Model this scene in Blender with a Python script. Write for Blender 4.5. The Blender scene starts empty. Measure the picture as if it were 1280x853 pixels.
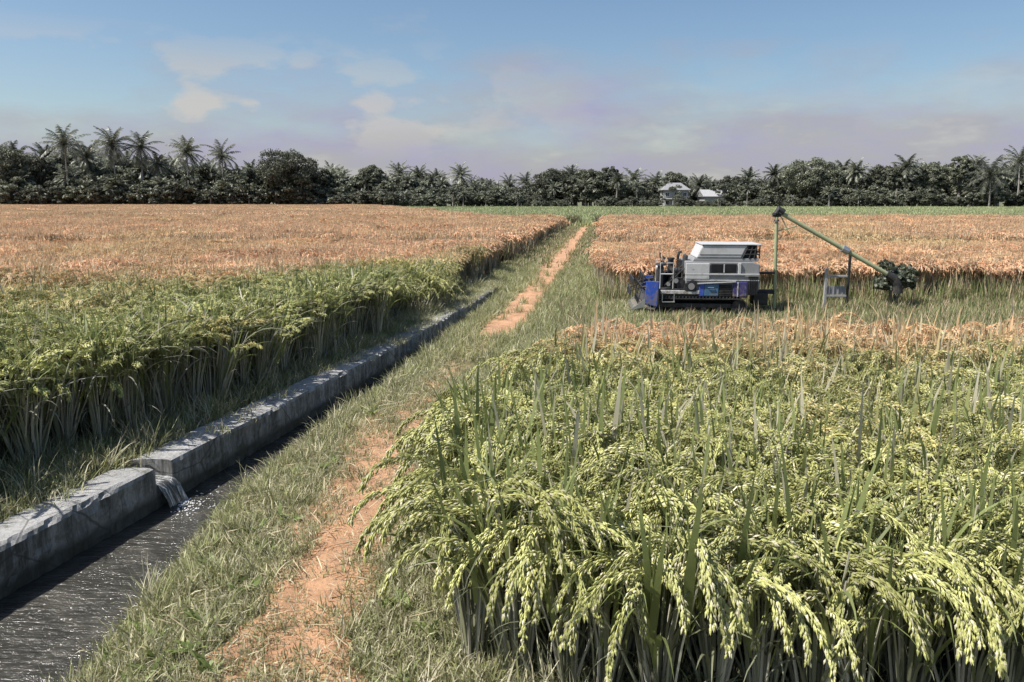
import bpy, bmesh, math, random
import numpy as np
from mathutils import Vector, Matrix, Euler

R = math.radians
rng = np.random.default_rng(7)
random.seed(7)
scene = bpy.context.scene
COL = scene.collection

# ------------------------------------------------------------------ helpers
class MB:
    """collects vertices / faces / material indices and builds ONE mesh"""
    def __init__(self):
        self.v = []; self.f = []; self.m = []; self.n = 0
    def add(self, verts, faces, mat=0):
        self.v.append(np.asarray(verts, dtype=float).reshape(-1, 3))
        n = self.n
        self.f.extend([tuple(i + n for i in f) for f in faces])
        self.m.extend([mat] * len(faces))
        self.n += len(self.v[-1])
    def mesh(self, name, mats, smooth=False):
        me = bpy.data.meshes.new(name)
        v = np.concatenate(self.v) if self.v else np.zeros((0, 3))
        me.from_pydata(v.tolist(), [], self.f)
        for m in mats: me.materials.append(m)
        if len(mats) > 1:
            me.polygons.foreach_set('material_index', np.array(self.m, dtype=np.int32))
        if smooth:
            me.polygons.foreach_set('use_smooth', np.ones(len(self.f), dtype=bool))
        me.update()
        return me
    def build(self, name, mats, parent=None, smooth=False):
        if not isinstance(mats, (list, tuple)): mats = [mats]
        return link(name, self.mesh(name, mats, smooth), parent)

def link(name, data, parent=None):
    o = bpy.data.objects.new(name, data)
    COL.objects.link(o)
    if parent is not None: o.parent = parent
    return o

def tag(o, label=None, cat=None, group=None, kind=None):
    if label: o['label'] = label
    if cat: o['category'] = cat
    if group: o['group'] = group
    if kind: o['kind'] = kind
    return o

def thing(name, loc, label, cat, group=None, rz=0.0):
    o = link(name, None); o.location = loc; o.rotation_euler = (0, 0, rz)
    return tag(o, label, cat, group)

def box(mb, c, s, bev=0.0, rot=None, mat=0):
    """bevelled box centre c, size s"""
    bm = bmesh.new()
    bmesh.ops.create_cube(bm, size=1.0)
    bmesh.ops.scale(bm, vec=s, verts=bm.verts)
    if bev > 0:
        bmesh.ops.bevel(bm, geom=bm.edges[:], offset=min(bev, min(s) * 0.45), segments=2, affect='EDGES', profile=0.6)
    if rot is not None:
        bmesh.ops.rotate(bm, cent=(0, 0, 0), matrix=Euler(rot).to_matrix(), verts=bm.verts)
    bmesh.ops.translate(bm, vec=c, verts=bm.verts)
    bm.verts.index_update()
    mb.add([v.co[:] for v in bm.verts], [tuple(v.index for v in f.verts) for f in bm.faces], mat)
    bm.free()

def prism(mb, poly, y0, y1, bev=0.0, mat=0):
    """polygon of (x,z) extruded along y"""
    bm = bmesh.new()
    vs = [bm.verts.new((x, y0, z)) for x, z in poly]
    f = bm.faces.new(vs)
    r = bmesh.ops.extrude_face_region(bm, geom=[f])
    bmesh.ops.translate(bm, vec=(0, y1 - y0, 0), verts=[e for e in r['geom'] if isinstance(e, bmesh.types.BMVert)])
    bmesh.ops.recalc_face_normals(bm, faces=bm.faces)
    if bev > 0:
        bmesh.ops.bevel(bm, geom=bm.edges[:], offset=bev, segments=2, affect='EDGES', profile=0.6)
    bm.verts.index_update()
    mb.add([v.co[:] for v in bm.verts], [tuple(v.index for v in f.verts) for f in bm.faces], mat)
    bm.free()

def tube(mb, pts, rad, n=8, mat=0, cap=True):
    """tapered tube through pts; rad a number or list"""
    pts = [Vector(p) for p in pts]
    k = len(pts)
    if not hasattr(rad, '__len__'): rad = [rad] * k
    vs = []; fs = []
    for i, p in enumerate(pts):
        t = (pts[min(i + 1, k - 1)] - pts[max(i - 1, 0)]).normalized()
        a = t.cross(Vector((0, 0, 1)))
        if a.length < 1e-3: a = t.cross(Vector((0, 1, 0)))
        a.normalize(); b = t.cross(a)
        for j in range(n):
            an = 2 * math.pi * j / n
            vs.append((p + (a * math.cos(an) + b * math.sin(an)) * rad[i])[:])
    for i in range(k - 1):
        for j in range(n):
            fs.append((i * n + j, i * n + (j + 1) % n, (i + 1) * n + (j + 1) % n, (i + 1) * n + j))
    if cap:
        fs.append(tuple(range(n - 1, -1, -1)))
        fs.append(tuple((k - 1) * n + j for j in range(n)))
    mb.add(vs, fs, mat)

# ------------------------------------------------------------------ materials
def new_mat(name):
    m = bpy.data.materials.new(name); m.use_nodes = True
    nt = m.node_tree
    return m, nt, nt.nodes['Principled BSDF'], nt.nodes['Material Output']

def N(nt, typ, **kw):
    n = nt.nodes.new(typ)
    for k, v in kw.items():
        if k == 'inp':
            for kk, vv in v.items(): n.inputs[kk].default_value = vv
        else: setattr(n, k, v)
    return n

def noise(nt, scale, detail=4, rough=0.6, vec=None):
    n = N(nt, 'ShaderNodeTexNoise', inp={'Scale': scale, 'Detail': detail, 'Roughness': rough})
    if vec is not None: nt.links.new(vec, n.inputs['Vector'])
    return n.outputs['Fac']

def ramp(nt, fac, stops):
    r = N(nt, 'ShaderNodeValToRGB')
    el = r.color_ramp.elements
    while len(el) < len(stops): el.new(0.5)
    for e, (p, c) in zip(el, stops):
        e.position = p; e.color = (*c, 1) if len(c) == 3 else c
    nt.links.new(fac, r.inputs['Fac'])
    return r.outputs['Color']

def mixc(nt, fac, a, b):
    m = N(nt, 'ShaderNodeMix', data_type='RGBA')
    for sock, x in ((m.inputs[0], fac), (m.inputs[6], a), (m.inputs[7], b)):
        if hasattr(x, 'is_output'): nt.links.new(x, sock)
        elif isinstance(x, (int, float)): sock.default_value = x
        else: sock.default_value = (*x, 1)
    return m.outputs[2]

def math_(nt, op, a, b=0.0, clamp=False):
    m = N(nt, 'ShaderNodeMath', operation=op, use_clamp=clamp)
    for i, x in enumerate((a, b)):
        if hasattr(x, 'is_output'): nt.links.new(x, m.inputs[i])
        else: m.inputs[i].default_value = x
    return m.outputs[0]

def maprange(nt, v, a, b, c=0.0, d=1.0):
    m = N(nt, 'ShaderNodeMapRange', inp={1: a, 2: b, 3: c, 4: d})
    nt.links.new(v, m.inputs[0])
    return m.outputs[0]

def bump(nt, h, bsdf, strength=0.5, dist=0.02):
    b = N(nt, 'ShaderNodeBump', inp={'Strength': strength, 'Distance': dist})
    nt.links.new(h, b.inputs['Height']); nt.links.new(b.outputs['Normal'], bsdf.inputs['Normal'])

def world_pos(nt):
    g = N(nt, 'ShaderNodeNewGeometry')
    return g.outputs['Position']

def foliage(name, green, ripe, dry, ripe_y=(9.0, 17.0), transl=0.3, rough=0.55, ripe_mul=1.0, island=0.5, drylev=0.1, drift=0.0):
    """leaf/grain material: colour per leaf, ripening with the place in the field"""
    m, nt, bs, out = new_mat(name)
    g = N(nt, 'ShaderNodeNewGeometry')
    pos = g.outputs['Position']
    isl = g.outputs['Random Per Island']
    sep = N(nt, 'ShaderNodeSeparateXYZ'); nt.links.new(pos, sep.inputs[0])
    nz = noise(nt, 0.55, 3, 0.6, pos)
    yy = math_(nt, 'ADD', sep.outputs['Y'], math_(nt, 'MULTIPLY', math_(nt, 'SUBTRACT', nz, 0.5), 14.0))
    yy = math_(nt, 'ADD', yy, math_(nt, 'MULTIPLY', math_(nt, 'SUBTRACT', isl, 0.5), 3.5))
    oi = N(nt, 'ShaderNodeObjectInfo')
    yy = math_(nt, 'ADD', yy, math_(nt, 'MULTIPLY', math_(nt, 'SUBTRACT', oi.outputs['Random'], 0.5), 4.0))
    yy = math_(nt, 'ADD', yy, math_(nt, 'ADD', maprange(nt, sep.outputs['X'], -0.5, 3.0, 0.0, 1.6), math_(nt, 'MULTIPLY', maprange(nt, sep.outputs['X'], -0.2, 1.2), maprange(nt, sep.outputs['Y'], 7.6, 9.6, 0.0, 5.5))))
    # the left paddy stays green along its edge by the path
    de = math_(nt, 'SUBTRACT', math_(nt, 'ADD', math_(nt, 'MULTIPLY', sep.outputs['Y'], 0.12), -4.15), sep.outputs['X'])
    ed = math_(nt, 'MULTIPLY', maprange(nt, de, 0.4, 3.0, 11.0, 0.0), math_(nt, 'GREATER_THAN', de, -1.6))
    yy = math_(nt, 'SUBTRACT', yy, math_(nt, 'MULTIPLY', ed, math_(nt, 'GREATER_THAN', sep.outputs['Y'], 10.5)))
    lf_ = math_(nt, 'MULTIPLY', maprange(nt, sep.outputs['X'], -3.0, -1.0, 1.8, 0.0), 1.0)
    yy = math_(nt, 'SUBTRACT', yy, lf_)
    rp = math_(nt, 'MULTIPLY', maprange(nt, yy, *ripe_y), ripe_mul)
    var = math_(nt, 'ADD', math_(nt, 'MULTIPLY', isl, island), 1 - island * 0.5)
    c = mixc(nt, rp, green, ripe)
    dsel = math_(nt, 'LESS_THAN', math_(nt, 'FRACT', math_(nt, 'MULTIPLY', isl, 37.0)), drylev)
    c = mixc(nt, dsel, c, dry)
    dn = noise(nt, 0.10, 3, 0.55, pos)
    c = mixc(nt, math_(nt, 'MULTIPLY', math_(nt, 'MULTIPLY', maprange(nt, dn, 0.52, 0.68), rp), drift), c, (0.60, 0.50, 0.24))
    hs = N(nt, 'ShaderNodeHueSaturation')
    nt.links.new(c, hs.inputs['Color'])
    ov = math_(nt, 'ADD', math_(nt, 'MULTIPLY', oi.outputs['Random'], 0.44), 0.78)
    nt.links.new(math_(nt, 'MULTIPLY', var, ov), hs.inputs['Value'])
    nt.links.new(hs.outputs['Color'], bs.inputs['Base Color'])
    bs.inputs['Roughness'].default_value = rough
    bs.inputs['Specular IOR Level'].default_value = 0.35
    if transl > 0:
        tr = N(nt, 'ShaderNodeBsdfTranslucent'); mx = N(nt, 'ShaderNodeMixShader', inp={0: transl})
        nt.links.new(hs.outputs['Color'], tr.inputs['Color'])
        nt.links.new(bs.outputs[0], mx.inputs[1]); nt.links.new(tr.outputs[0], mx.inputs[2])
        nt.links.new(mx.outputs[0], out.inputs['Surface'])
    return m

def plain(name, col, rough=0.5, metal=0.0, dirt=0.25, scale=6.0, dirtcol=(0.10, 0.085, 0.06), bmp=0.0, mud=0.0):
    m, nt, bs, out = new_mat(name)
    tc = N(nt, 'ShaderNodeTexCoord').outputs['Object']
    f = noise(nt, scale, 6, 0.7, tc)
    c = mixc(nt, math_(nt, 'MULTIPLY', maprange(nt, f, 0.45, 0.75), dirt), col, dirtcol)
    if mud:   # mud and chaff thrown up on the lower parts
        sp = N(nt, 'ShaderNodeSeparateXYZ'); nt.links.new(tc, sp.inputs[0])
        f2 = noise(nt, 9.0, 8, 0.75, tc)
        mm = math_(nt, 'SUBTRACT', f2, maprange(nt, sp.outputs['Z'], 0.2, 1.3, 0.40, 0.66))
        c = mixc(nt, math_(nt, 'MULTIPLY', maprange(nt, mm, 0.0, 0.10), mud), c, (0.21, 0.17, 0.12))
        f3 = noise(nt, 70.0, 3, 0.6, tc)
        c = mixc(nt, math_(nt, 'MULTIPLY', maprange(nt, f3, 0.62, 0.70), 0.8), c, (0.42, 0.33, 0.2))
    nt.links.new(c, bs.inputs['Base Color'])
    r = maprange(nt, f, 0.3, 0.7, rough * 0.8, min(1, rough * 1.3))
    nt.links.new(r, bs.inputs['Roughness'])
    bs.inputs['Metallic'].default_value = metal
    if bmp: bump(nt, f, bs, bmp, 0.01)
    return m

M = {}
M['grain'] = foliage('rice_grain', (0.42, 0.425, 0.155), (0.72, 0.445, 0.265), (0.60, 0.56, 0.38), transl=0.15, island=0.7, drylev=0.12, drift=0.5)
M['blade'] = foliage('rice_blade', (0.205, 0.235, 0.085), (0.58, 0.385, 0.235), (0.42, 0.39, 0.28), transl=0.4, ripe_mul=0.85, drylev=0.18, ripe_y=(10, 18), drift=0.5)
M['stem'] = foliage('rice_stem', (0.27, 0.27, 0.18), (0.34, 0.26, 0.16), (0.50, 0.47, 0.37), transl=0.1, ripe_mul=0.7, drylev=0.35, ripe_y=(10, 18))
M['sheath'] = foliage('rice_sheath', (0.20, 0.205, 0.125), (0.30, 0.23, 0.15), (0.40, 0.375, 0.30), transl=0.3, ripe_mul=0.8, drylev=0.35, ripe_y=(10, 18))
M['grass'] = foliage('grass_blade', (0.28, 0.29, 0.13), (0.27, 0.285, 0.115), (0.52, 0.48, 0.33), transl=0.3, drylev=0.40, ripe_y=(9, 15))
M['stubble'] = foliage('stubble_blade', (0.19, 0.225, 0.09), (0.20, 0.235, 0.09), (0.46, 0.36, 0.24), transl=0.25, drylev=0.28)
M['green_leaf'] = foliage('green_leaf', (0.32, 0.37, 0.17), (0.32, 0.37, 0.17), (0.46, 0.45, 0.27), transl=0.25, drylev=0.2)
M['weed_leaf'] = foliage('weed_leaf', (0.13, 0.105, 0.06), (0.13, 0.105, 0.06), (0.22, 0.20, 0.11), transl=0.15, drylev=0.25)
M['tree_leaf'] = foliage('tree_leaf', (0.085, 0.092, 0.06), (0.085, 0.092, 0.06), (0.24, 0.245, 0.19), transl=0.25, drylev=0.15, island=0.9)
M['palm_leaf'] = foliage('palm_leaf', (0.10, 0.108, 0.075), (0.10, 0.108, 0.075), (0.26, 0.26, 0.21), transl=0.2, drylev=0.15, island=0.9, rough=0.4)
M['bush_leaf'] = foliage('bush_leaf', (0.07, 0.085, 0.05), (0.07, 0.085, 0.05), (0.25, 0.25, 0.20), transl=0.2, drylev=0.2, island=0.9)
for _m in ('tree_leaf', 'palm_leaf'):
    _nt = M[_m].node_tree
    for _n in _nt.nodes:
        if _n.type == 'MATH' and _n.operation == 'MULTIPLY' and abs(_n.inputs[1].default_value - 0.44) < 1e-6: _n.inputs[1].default_value = 0.9
M['bark'] = plain('bark', (0.17, 0.15, 0.125), 0.9, dirt=0.5, scale=3, dirtcol=(0.07, 0.06, 0.05), bmp=0.5)
M['palm_bark'] = plain('palm_bark', (0.30, 0.28, 0.25), 0.9, dirt=0.4, scale=4, dirtcol=(0.10, 0.09, 0.08), bmp=0.4)

# ------------------------------------------------------------------ layout
H = 2.6
def lerp(x, xs, ys): return np.interp(x, xs, ys)
def Xw(Y):  return lerp(Y, [-400, -6, 5.56, 12.6, 15, 17.5, 21, 90, 91], [-6.3, -6.3, -3.79, -2.29, -1.84, -1.40, -0.80, 7.5, 7.6])
def Xp(Y):  return lerp(Y, [-20, 2, 4.7, 8.6, 12, 17.4, 30, 62, 85, 120], [-0.9, -1.20, -1.27, -1.38, -0.92, 0.0, 1.5, 5.2, 8.0, 12.0])
def wwater(Y): return lerp(Y, [-5, 4.5, 5.0, 6.4, 7.1, 8.2, 10.4, 12, 14, 30], [1.45, 1.38, 1.28, 0.92, 0.76, 0.60, 0.48, 0.40, 0.30, 0.2])
def depthf(Y): return lerp(Y, [-50, 13, 26], [1, 1, 0.15])
WATER_Z = -0.33
def sm(a, b, x):
    t = np.clip((x - a) / (b - a), 0, 1); return t * t * (3 - 2 * t)
def wob(X, Y):
    return 0.5 * np.sin(X * 2.1 + 1.3 * np.sin(Y * 1.1)) + 0.35 * np.sin(Y * 3.7 + X * 1.9) + 0.25 * np.sin(X * 7.3 - Y * 5.1)
def gz(X, Y):
    X = np.asarray(X, float); Y = np.asarray(Y, float)
    off = X - Xw(Y); ww = wwater(Y)
    q = off - ww
    bank = np.interp(q, [-0.30, 0.0, 0.10, 0.35, 0.80], [0.0, 0.468, 0.56, 0.82, 1.0])
    left = 1 - sm(-0.34, -0.12, off)
    deep = -0.62 * depthf(Y)
    z = deep * (1 - np.maximum(bank, left))
    edge = np.exp(-((off - ww - 0.15) / 0.35) ** 2)
    lump = 0.02 * wob(X * 1.0, Y) + 0.03 * wob(X * 0.4 + 5, Y * 0.5) * edge
    return z + lump * np.maximum(bank, left) * np.exp(-np.maximum(Y - 10, 0) / 40) + 0.0 * X
def left_edge(Y):   # right-hand limit of the left paddy
    return Xw(Y) + 0.10 * np.sin(Y * 3.1) + 0.08 * np.sin(Y * 7.7 + 1) + lerp(Y, [0, 7.4, 8.6, 12.3, 20, 80], [-1.55, -1.30, -1.05, -0.74, -0.74, -1.0])
def right_edge(Y):  # left-hand limit of the near right paddy
    return lerp(Y, [3, 4.4, 6.5, 8.0, 10.6], [-0.22, -0.24, -0.20, 0.10, 0.85])
def right_front(X): # near limit of the near right paddy
    return lerp(X, [-1, -0.35, 0.5, 1.6, 4, 12], [4.30, 4.25, 3.88, 3.68, 3.62, 3.62])

# ------------------------------------------------------------------ ground
def soil():
    m, nt, bs, out = new_mat('soil')
    p = world_pos(nt)
    a = noise(nt, 1.1, 6, 0.65, p); b = noise(nt, 14, 6, 0.7, p)
    c = ramp(nt, a, [(0.3, (0.085, 0.08, 0.05)), (0.6, (0.14, 0.125, 0.075)), (0.8, (0.19, 0.16, 0.10))])
    c = mixc(nt, maprange(nt, b, 0.4, 0.7), c, (0.11, 0.13, 0.06))
    nt.links.new(c, bs.inputs['Base Color']); bs.inputs['Roughness'].default_value = 0.95
    bump(nt, b, bs, 0.8, 0.03)
    return m
M['soil'] = soil()

ys = np.concatenate([[-400, -120, -40, -15, -6], np.arange(-2, 14, 0.12), np.arange(14, 40, 0.5), np.arange(40, 100, 3), [110, 140, 200, 300, 500, 900, 1600, 3000]])
offs = np.concatenate([[-3000, -1500, -700, -300, -150, -80, -45, -25, -15, -9], np.arange(-6, -1, 0.25), np.arange(-1, 3.6, 0.045), np.arange(3.6, 9, 0.3), [10, 14, 20, 30, 50, 90, 170, 320, 700, 1500, 3000]])
YY, OO = np.meshgrid(ys, offs, indexing='ij')
XX = Xw(YY) + OO
ZZ = gz(XX, YY)
nr, nc = YY.shape
mb = MB()
mb.add(np.stack([XX, YY, ZZ], -1).reshape(-1, 3),
       [(i * nc + j, i * nc + j + 1, (i + 1) * nc + j + 1, (i + 1) * nc + j) for i in range(nr - 1) for j in range(nc - 1)])
tag(mb.build('ground', M['soil'], smooth=True), kind='structure')

# dirt path
def dirt():
    m, nt, bs, out = new_mat('dirt')
    p = world_pos(nt)
    a = noise(nt, 2.2, 5, 0.6, p); b = noise(nt, 26, 6, 0.75, p)
    c = ramp(nt, a, [(0.3, (0.34, 0.185, 0.10)), (0.55, (0.49, 0.275, 0.15)), (0.75, (0.57, 0.345, 0.205))])
    c = mixc(nt, maprange(nt, b, 0.5, 0.72), c, (0.24, 0.15, 0.095))
    v = N(nt, 'ShaderNodeTexVoronoi', inp={'Scale': 38.0}); nt.links.new(p, v.inputs['Vector'])
    c = mixc(nt, math_(nt, 'LESS_THAN', v.outputs['Distance'], 0.16), c, (0.50, 0.42, 0.33))
    nt.links.new(c, bs.inputs['Base Color']); bs.inputs['Roughness'].default_value = 0.95
    bump(nt, b, bs, 0.9, 0.02)
    return m
M['dirt'] = dirt()
mb = MB()
py = np.concatenate([np.arange(-3, 14, 0.05), np.arange(14, 90, 0.3)])
cols = 17
V = []
for y in py:
    wl = 0.48 + 0.10 * math.sin(y * 2.3) + 0.06 * math.sin(y * 6.1 + 1) + 0.03 * math.sin(y * 17)
    wr = 0.42 + 0.10 * math.sin(y * 1.9 + 2) + 0.06 * math.sin(y * 5.3) + 0.03 * math.sin(y * 19 + 1)
    k = 0.62 if 9.5 < y < 15 else (1.0 if y < 28 else 1.3)
    for j in range(cols):
        t = j / (cols - 1); x = float(Xp(y)) - wl * k + (wl + wr) * k * t
        e = min(t, 1 - t) * 2
        V.append((x, y, float(gz(x, y)) + 0.004 + 0.024 * min(1, e * 3) - 0.014 * e + min(1, e * 3) * (0.006 * math.sin(x * 19 + 2 * math.sin(y * 7)) * math.sin(y * 13 + x * 5) + random.gauss(0, 0.0025) - 0.012 * math.exp(-((t - 0.36 - 0.05 * math.sin(y)) / 0.07) ** 2) - 0.010 * math.exp(-((t - 0.68 - 0.04 * math.sin(y * 1.3)) / 0.06) ** 2))))
mb.add(V, [(i * cols + j, i * cols + j + 1, (i + 1) * cols + j + 1, (i + 1) * cols + j) for i in range(len(py) - 1) for j in range(cols - 1)])
tag(mb.build('path', M['dirt'], smooth=True), kind='structure')

# canal water
def water():
    m, nt, bs, out = new_mat('canal_water')
    p = world_pos(nt)
    mp = N(nt, 'ShaderNodeMapping', inp={'Scale': (5.0, 16.0, 5.0), 'Rotation': (0, 0, R(-12))})
    nt.links.new(p, mp.inputs['Vector'])
    a = noise(nt, 1.0, 4, 0.6, mp.outputs[0]); b = noise(nt, 3.0, 3, 0.5, p)
    bs.inputs['Base Color'].default_value = (0.030, 0.030, 0.026, 1)
    c = mixc(nt, maprange(nt, b, 0.45, 0.7), (0.045, 0.043, 0.036), (0.085, 0.08, 0.066))
    nt.links.new(c, bs.inputs['Base Color'])
    bs.inputs['Roughness'].default_value = 0.12
    bs.inputs['IOR'].default_value = 1.33
    bump(nt, a, bs, 1.0, 0.06)
    return m
M['water'] = water()
mb = MB(); V = []
wy = np.arange(-4, 27, 0.25)
for y in wy:
    for t in (-0.1, 0.35, 0.8, 1.25):
        V.append((float(Xw(y)) + t * (float(wwater(y)) + 0.1), y, WATER_Z))
mb.add(V, [(i * 4 + j, i * 4 + j + 1, i * 4 + 5 + j, i * 4 + 4 + j) for i in range(len(wy) - 1) for j in range(3)])
tag(mb.build('water', M['water']), kind='structure')

# ------------------------------------------------------------------ concrete canal wall
def concrete(name, base=0.45, stain=0.7):
    m, nt, bs, out = new_mat(name)
    p = world_pos(nt)
    a = noise(nt, 1.6, 6, 0.7, p); b = noise(nt, 22, 8, 0.8, p)
    mp = N(nt, 'ShaderNodeMapping', inp={'Scale': (7.0, 7.0, 0.9)}); nt.links.new(p, mp.inputs['Vector'])
    s = noise(nt, 1.0, 6, 0.75, mp.outputs[0])
    c = ramp(nt, a, [(0.3, (base * 0.72, base * 0.71, base * 0.68)), (0.6, (base, base * 0.99, base * 0.96)), (0.8, (base * 1.15, base * 1.14, base * 1.1))])
    g = N(nt, 'ShaderNodeNewGeometry'); sp = N(nt, 'ShaderNodeSeparateXYZ'); nt.links.new(g.outputs['Normal'], sp.inputs[0])
    side = math_(nt, 'SUBTRACT', 1.0, math_(nt, 'ABSOLUTE', sp.outputs['Z']), clamp=True)
    c = mixc(nt, math_(nt, 'MULTIPLY', math_(nt, 'MULTIPLY', maprange(nt, s, 0.40, 0.58), side), stain), c, (0.07, 0.066, 0.055))
    c = mixc(nt, math_(nt, 'MULTIPLY', maprange(nt, b, 0.5, 0.66), 0.6), c, (0.12, 0.12, 0.10))
    sz = N(nt, 'ShaderNodeSeparateXYZ'); nt.links.new(p, sz.inputs[0])
    wl = math_(nt, 'ADD', sz.outputs['Z'], math_(nt, 'MULTIPLY', math_(nt, 'SUBTRACT', s, 0.5), 0.22))
    c = mixc(nt, maprange(nt, wl, -0.17, -0.24, 0.0, 0.8), c, (0.055, 0.055, 0.038))
    ms = noise(nt, 3.1, 7, 0.75, p)
    c = mixc(nt, math_(nt, 'MULTIPLY', maprange(nt, ms, 0.54, 0.66), 0.75), c, (0.095, 0.10, 0.055))
    v = N(nt, 'ShaderNodeTexVoronoi', feature='DISTANCE_TO_EDGE', inp={'Scale': 0.8}); nt.links.new(p, v.inputs['Vector'])
    c = mixc(nt, math_(nt, 'MULTIPLY', math_(nt, 'LESS_THAN', v.outputs['Distance'], 0.006), 0.6), c, (0.08, 0.075, 0.065))
    nt.links.new(c, bs.inputs['Base Color']); bs.inputs['Roughness'].default_value = 0.9
    bump(nt, b, bs, 1.0, 0.03)
    return m
M['concrete'] = concrete('concrete', 0.47, 0.92)
def wall_piece(name, y0, y1, top, width, parent, step=0.05):
    mb = MB(); V = []
    L = np.append(np.arange(y0, y1 - step * 0.4, step), y1)
    face = [-0.75, -0.4, -0.33, -0.27, -0.21, -0.15, -0.10, -0.05, top - 0.045]
    prof = [(0.0, z, 1) for z in face if z <= top - 0.04] + [(-0.012, top - 0.012, 2), (-0.05, top, 3), (-0.12, top, 3), (-width * .5, top, 3), (-width + .12, top, 3), (-width + .03, top - 0.004, 3), (-width, top - 0.04, 0), (-width, -0.75, 0)]
    r = np.random.default_rng(int(abs(y0) * 100) + 5)
    k = len(prof); chip = 0.0
    for i, y in enumerate(L):
        bow = 0.006 * math.sin(y * 0.9) + 0.004 * math.sin(y * 2.7 + 1)
        chip = max(0.0, chip * 0.6 + (r.uniform(0.015, 0.05) if r.random() < 0.09 else 0.0))
        for j, (a, z, kind) in enumerate(prof):
            x = float(Xw(y)) + a + bow; zz = z
            if kind == 1: x += r.normal(0, 0.006) + 0.008 * math.sin(y * 5 + z * 23) * math.sin(y * 1.7 + z * 11)
            if kind == 2: x -= chip * 0.8; zz -= chip * 0.7
            if kind == 3: zz += r.normal(0, 0.003) - (chip * 0.25 if a == -0.05 else 0) + 0.006 * math.sin(y * 1.3 + a * 9)
            V.append((x, y, zz))
    F = [(i * k + j, i * k + (j + 1) % k, (i + 1) * k + (j + 1) % k, (i + 1) * k + j) for i in range(len(L) - 1) for j in range(k)]
    F.append(tuple(range(k))); F.append(tuple((len(L) - 1) * k + j for j in range(k - 1, -1, -1)))
    mb.add(V, F)
    return mb.build(name, M['concrete'], parent)
wall = thing('canal_wall', (0, 0, 0), 'low weathered concrete wall along the irrigation canal with a spillway gap', 'wall')
wall_piece('wall_section', -3.0, 7.31, 0.075, 0.43, wall)
wall_piece('wall_section', 7.57, 24.0, 0.078, 0.42, wall)
wall_piece('spillway_sill', 7.313, 7.567, -0.10, 0.38, wall, step=0.05)

# water running over the sill
def falling():
    m, nt, bs, out = new_mat('falling_water')
    p = world_pos(nt)
    mp = N(nt, 'ShaderNodeMapping', inp={'Scale': (10.0, 42.0, 3.0)}); nt.links.new(p, mp.inputs['Vector'])
    a = noise(nt, 1.0, 5, 0.7, mp.outputs[0])
    c = ramp(nt, a, [(0.40, (0.05, 0.05, 0.045)), (0.50, (0.20, 0.20, 0.19)), (0.60, (0.75, 0.76, 0.76))])
    nt.links.new(c, bs.inputs['Base Color']); bs.inputs['Roughness'].default_value = 0.15
    bump(nt, a, bs, 0.8, 0.03)
    return m
M['fall'] = falling()
mb = MB(); V = []
prof = [(-0.42, -0.075), (-0.25, -0.08), (-0.05, -0.085), (0.02, -0.10), (0.07, -0.16), (0.10, -0.24), (0.13, -0.322)]
for i, (a, z) in enumerate(prof):
    for j in range(9):
        t = j / 8; sp_ = 1 if i < 7 else 1 + (i - 6) * 0.18
        y = 7.44 + (t - 0.5) * 0.24 * sp_
        V.append((float(Xw(7.44)) + a + (t - 0.5) * 0.066 + random.gauss(0, 0.006), y, z + (random.gauss(0, 0.006) if i >= 3 else 0)))
mb.add(V, [(i * 9 + j, i * 9 + j + 1, i * 9 + 10 + j, i * 9 + 9 + j) for i in range(len(prof) - 1) for j in range(8)])
tag(mb.build('spill_water', M['fall'], smooth=True), kind='structure')

# ------------------------------------------------------------------ scatter by geometry nodes (only for stuff)
def src_collection(name, meshes):
    c = bpy.data.collections.new(name)
    for i, me in enumerate(meshes):
        o = bpy.data.objects.new('%s_%02d' % (name, i), me); c.objects.link(o)
    return c

def scatter(name, coll, P, rot, scl, label=None, nvar=None):
    n = len(P)
    me = bpy.data.meshes.new(name)
    me.vertices.add(n); me.vertices.foreach_set('co', np.asarray(P, np.float32).ravel())
    a = me.attributes.new('rot', 'FLOAT_VECTOR', 'POINT'); a.data.foreach_set('vector', np.asarray(rot, np.float32).ravel())
    a = me.attributes.new('scl', 'FLOAT_VECTOR', 'POINT'); a.data.foreach_set('vector', np.asarray(scl, np.float32).ravel())
    a = me.attributes.new('idx', 'INT', 'POINT'); a.data.foreach_set('value', rng.integers(0, len(coll.objects), n).astype(np.int32))
    o = link(name, me)
    ng = bpy.data.node_groups.new(name + '_nodes', 'GeometryNodeTree')
    ng.interface.new_socket('Geometry', in_out='INPUT', socket_type='NodeSocketGeometry')
    ng.interface.new_socket('Geometry', in_out='OUTPUT', socket_type='NodeSocketGeometry')
    gi = ng.nodes.new('NodeGroupInput'); go = ng.nodes.new('NodeGroupOutput')
    ci = ng.nodes.new('GeometryNodeCollectionInfo'); ci.inputs['Collection'].default_value = coll
    ci.inputs['Separate Children'].default_value = True; ci.inputs['Reset Children'].default_value = True
    ip = ng.nodes.new('GeometryNodeInstanceOnPoints'); ip.inputs['Pick Instance'].default_value = True
    def na(nm, t):
        x = ng.nodes.new('GeometryNodeInputNamedAttribute'); x.data_type = t; x.inputs['Name'].default_value = nm
        return x.outputs[0]
    L = ng.links.new
    e2r = ng.nodes.new('FunctionNodeEulerToRotation')
    L(na('rot', 'FLOAT_VECTOR'), e2r.inputs[0])
    L(gi.outputs[0], ip.inputs['Points']); L(ci.outputs[0], ip.inputs['Instance'])
    L(na('idx', 'INT'), ip.inputs['Instance Index']); L(e2r.outputs[0], ip.inputs['Rotation'])
    L(na('scl', 'FLOAT_VECTOR'), ip.inputs['Scale']); L(ip.outputs[0], go.inputs[0])
    md = o.modifiers.new('scatter', 'NODES'); md.node_group = ng
    tag(o, label, None, None, 'stuff')
    return o

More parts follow.
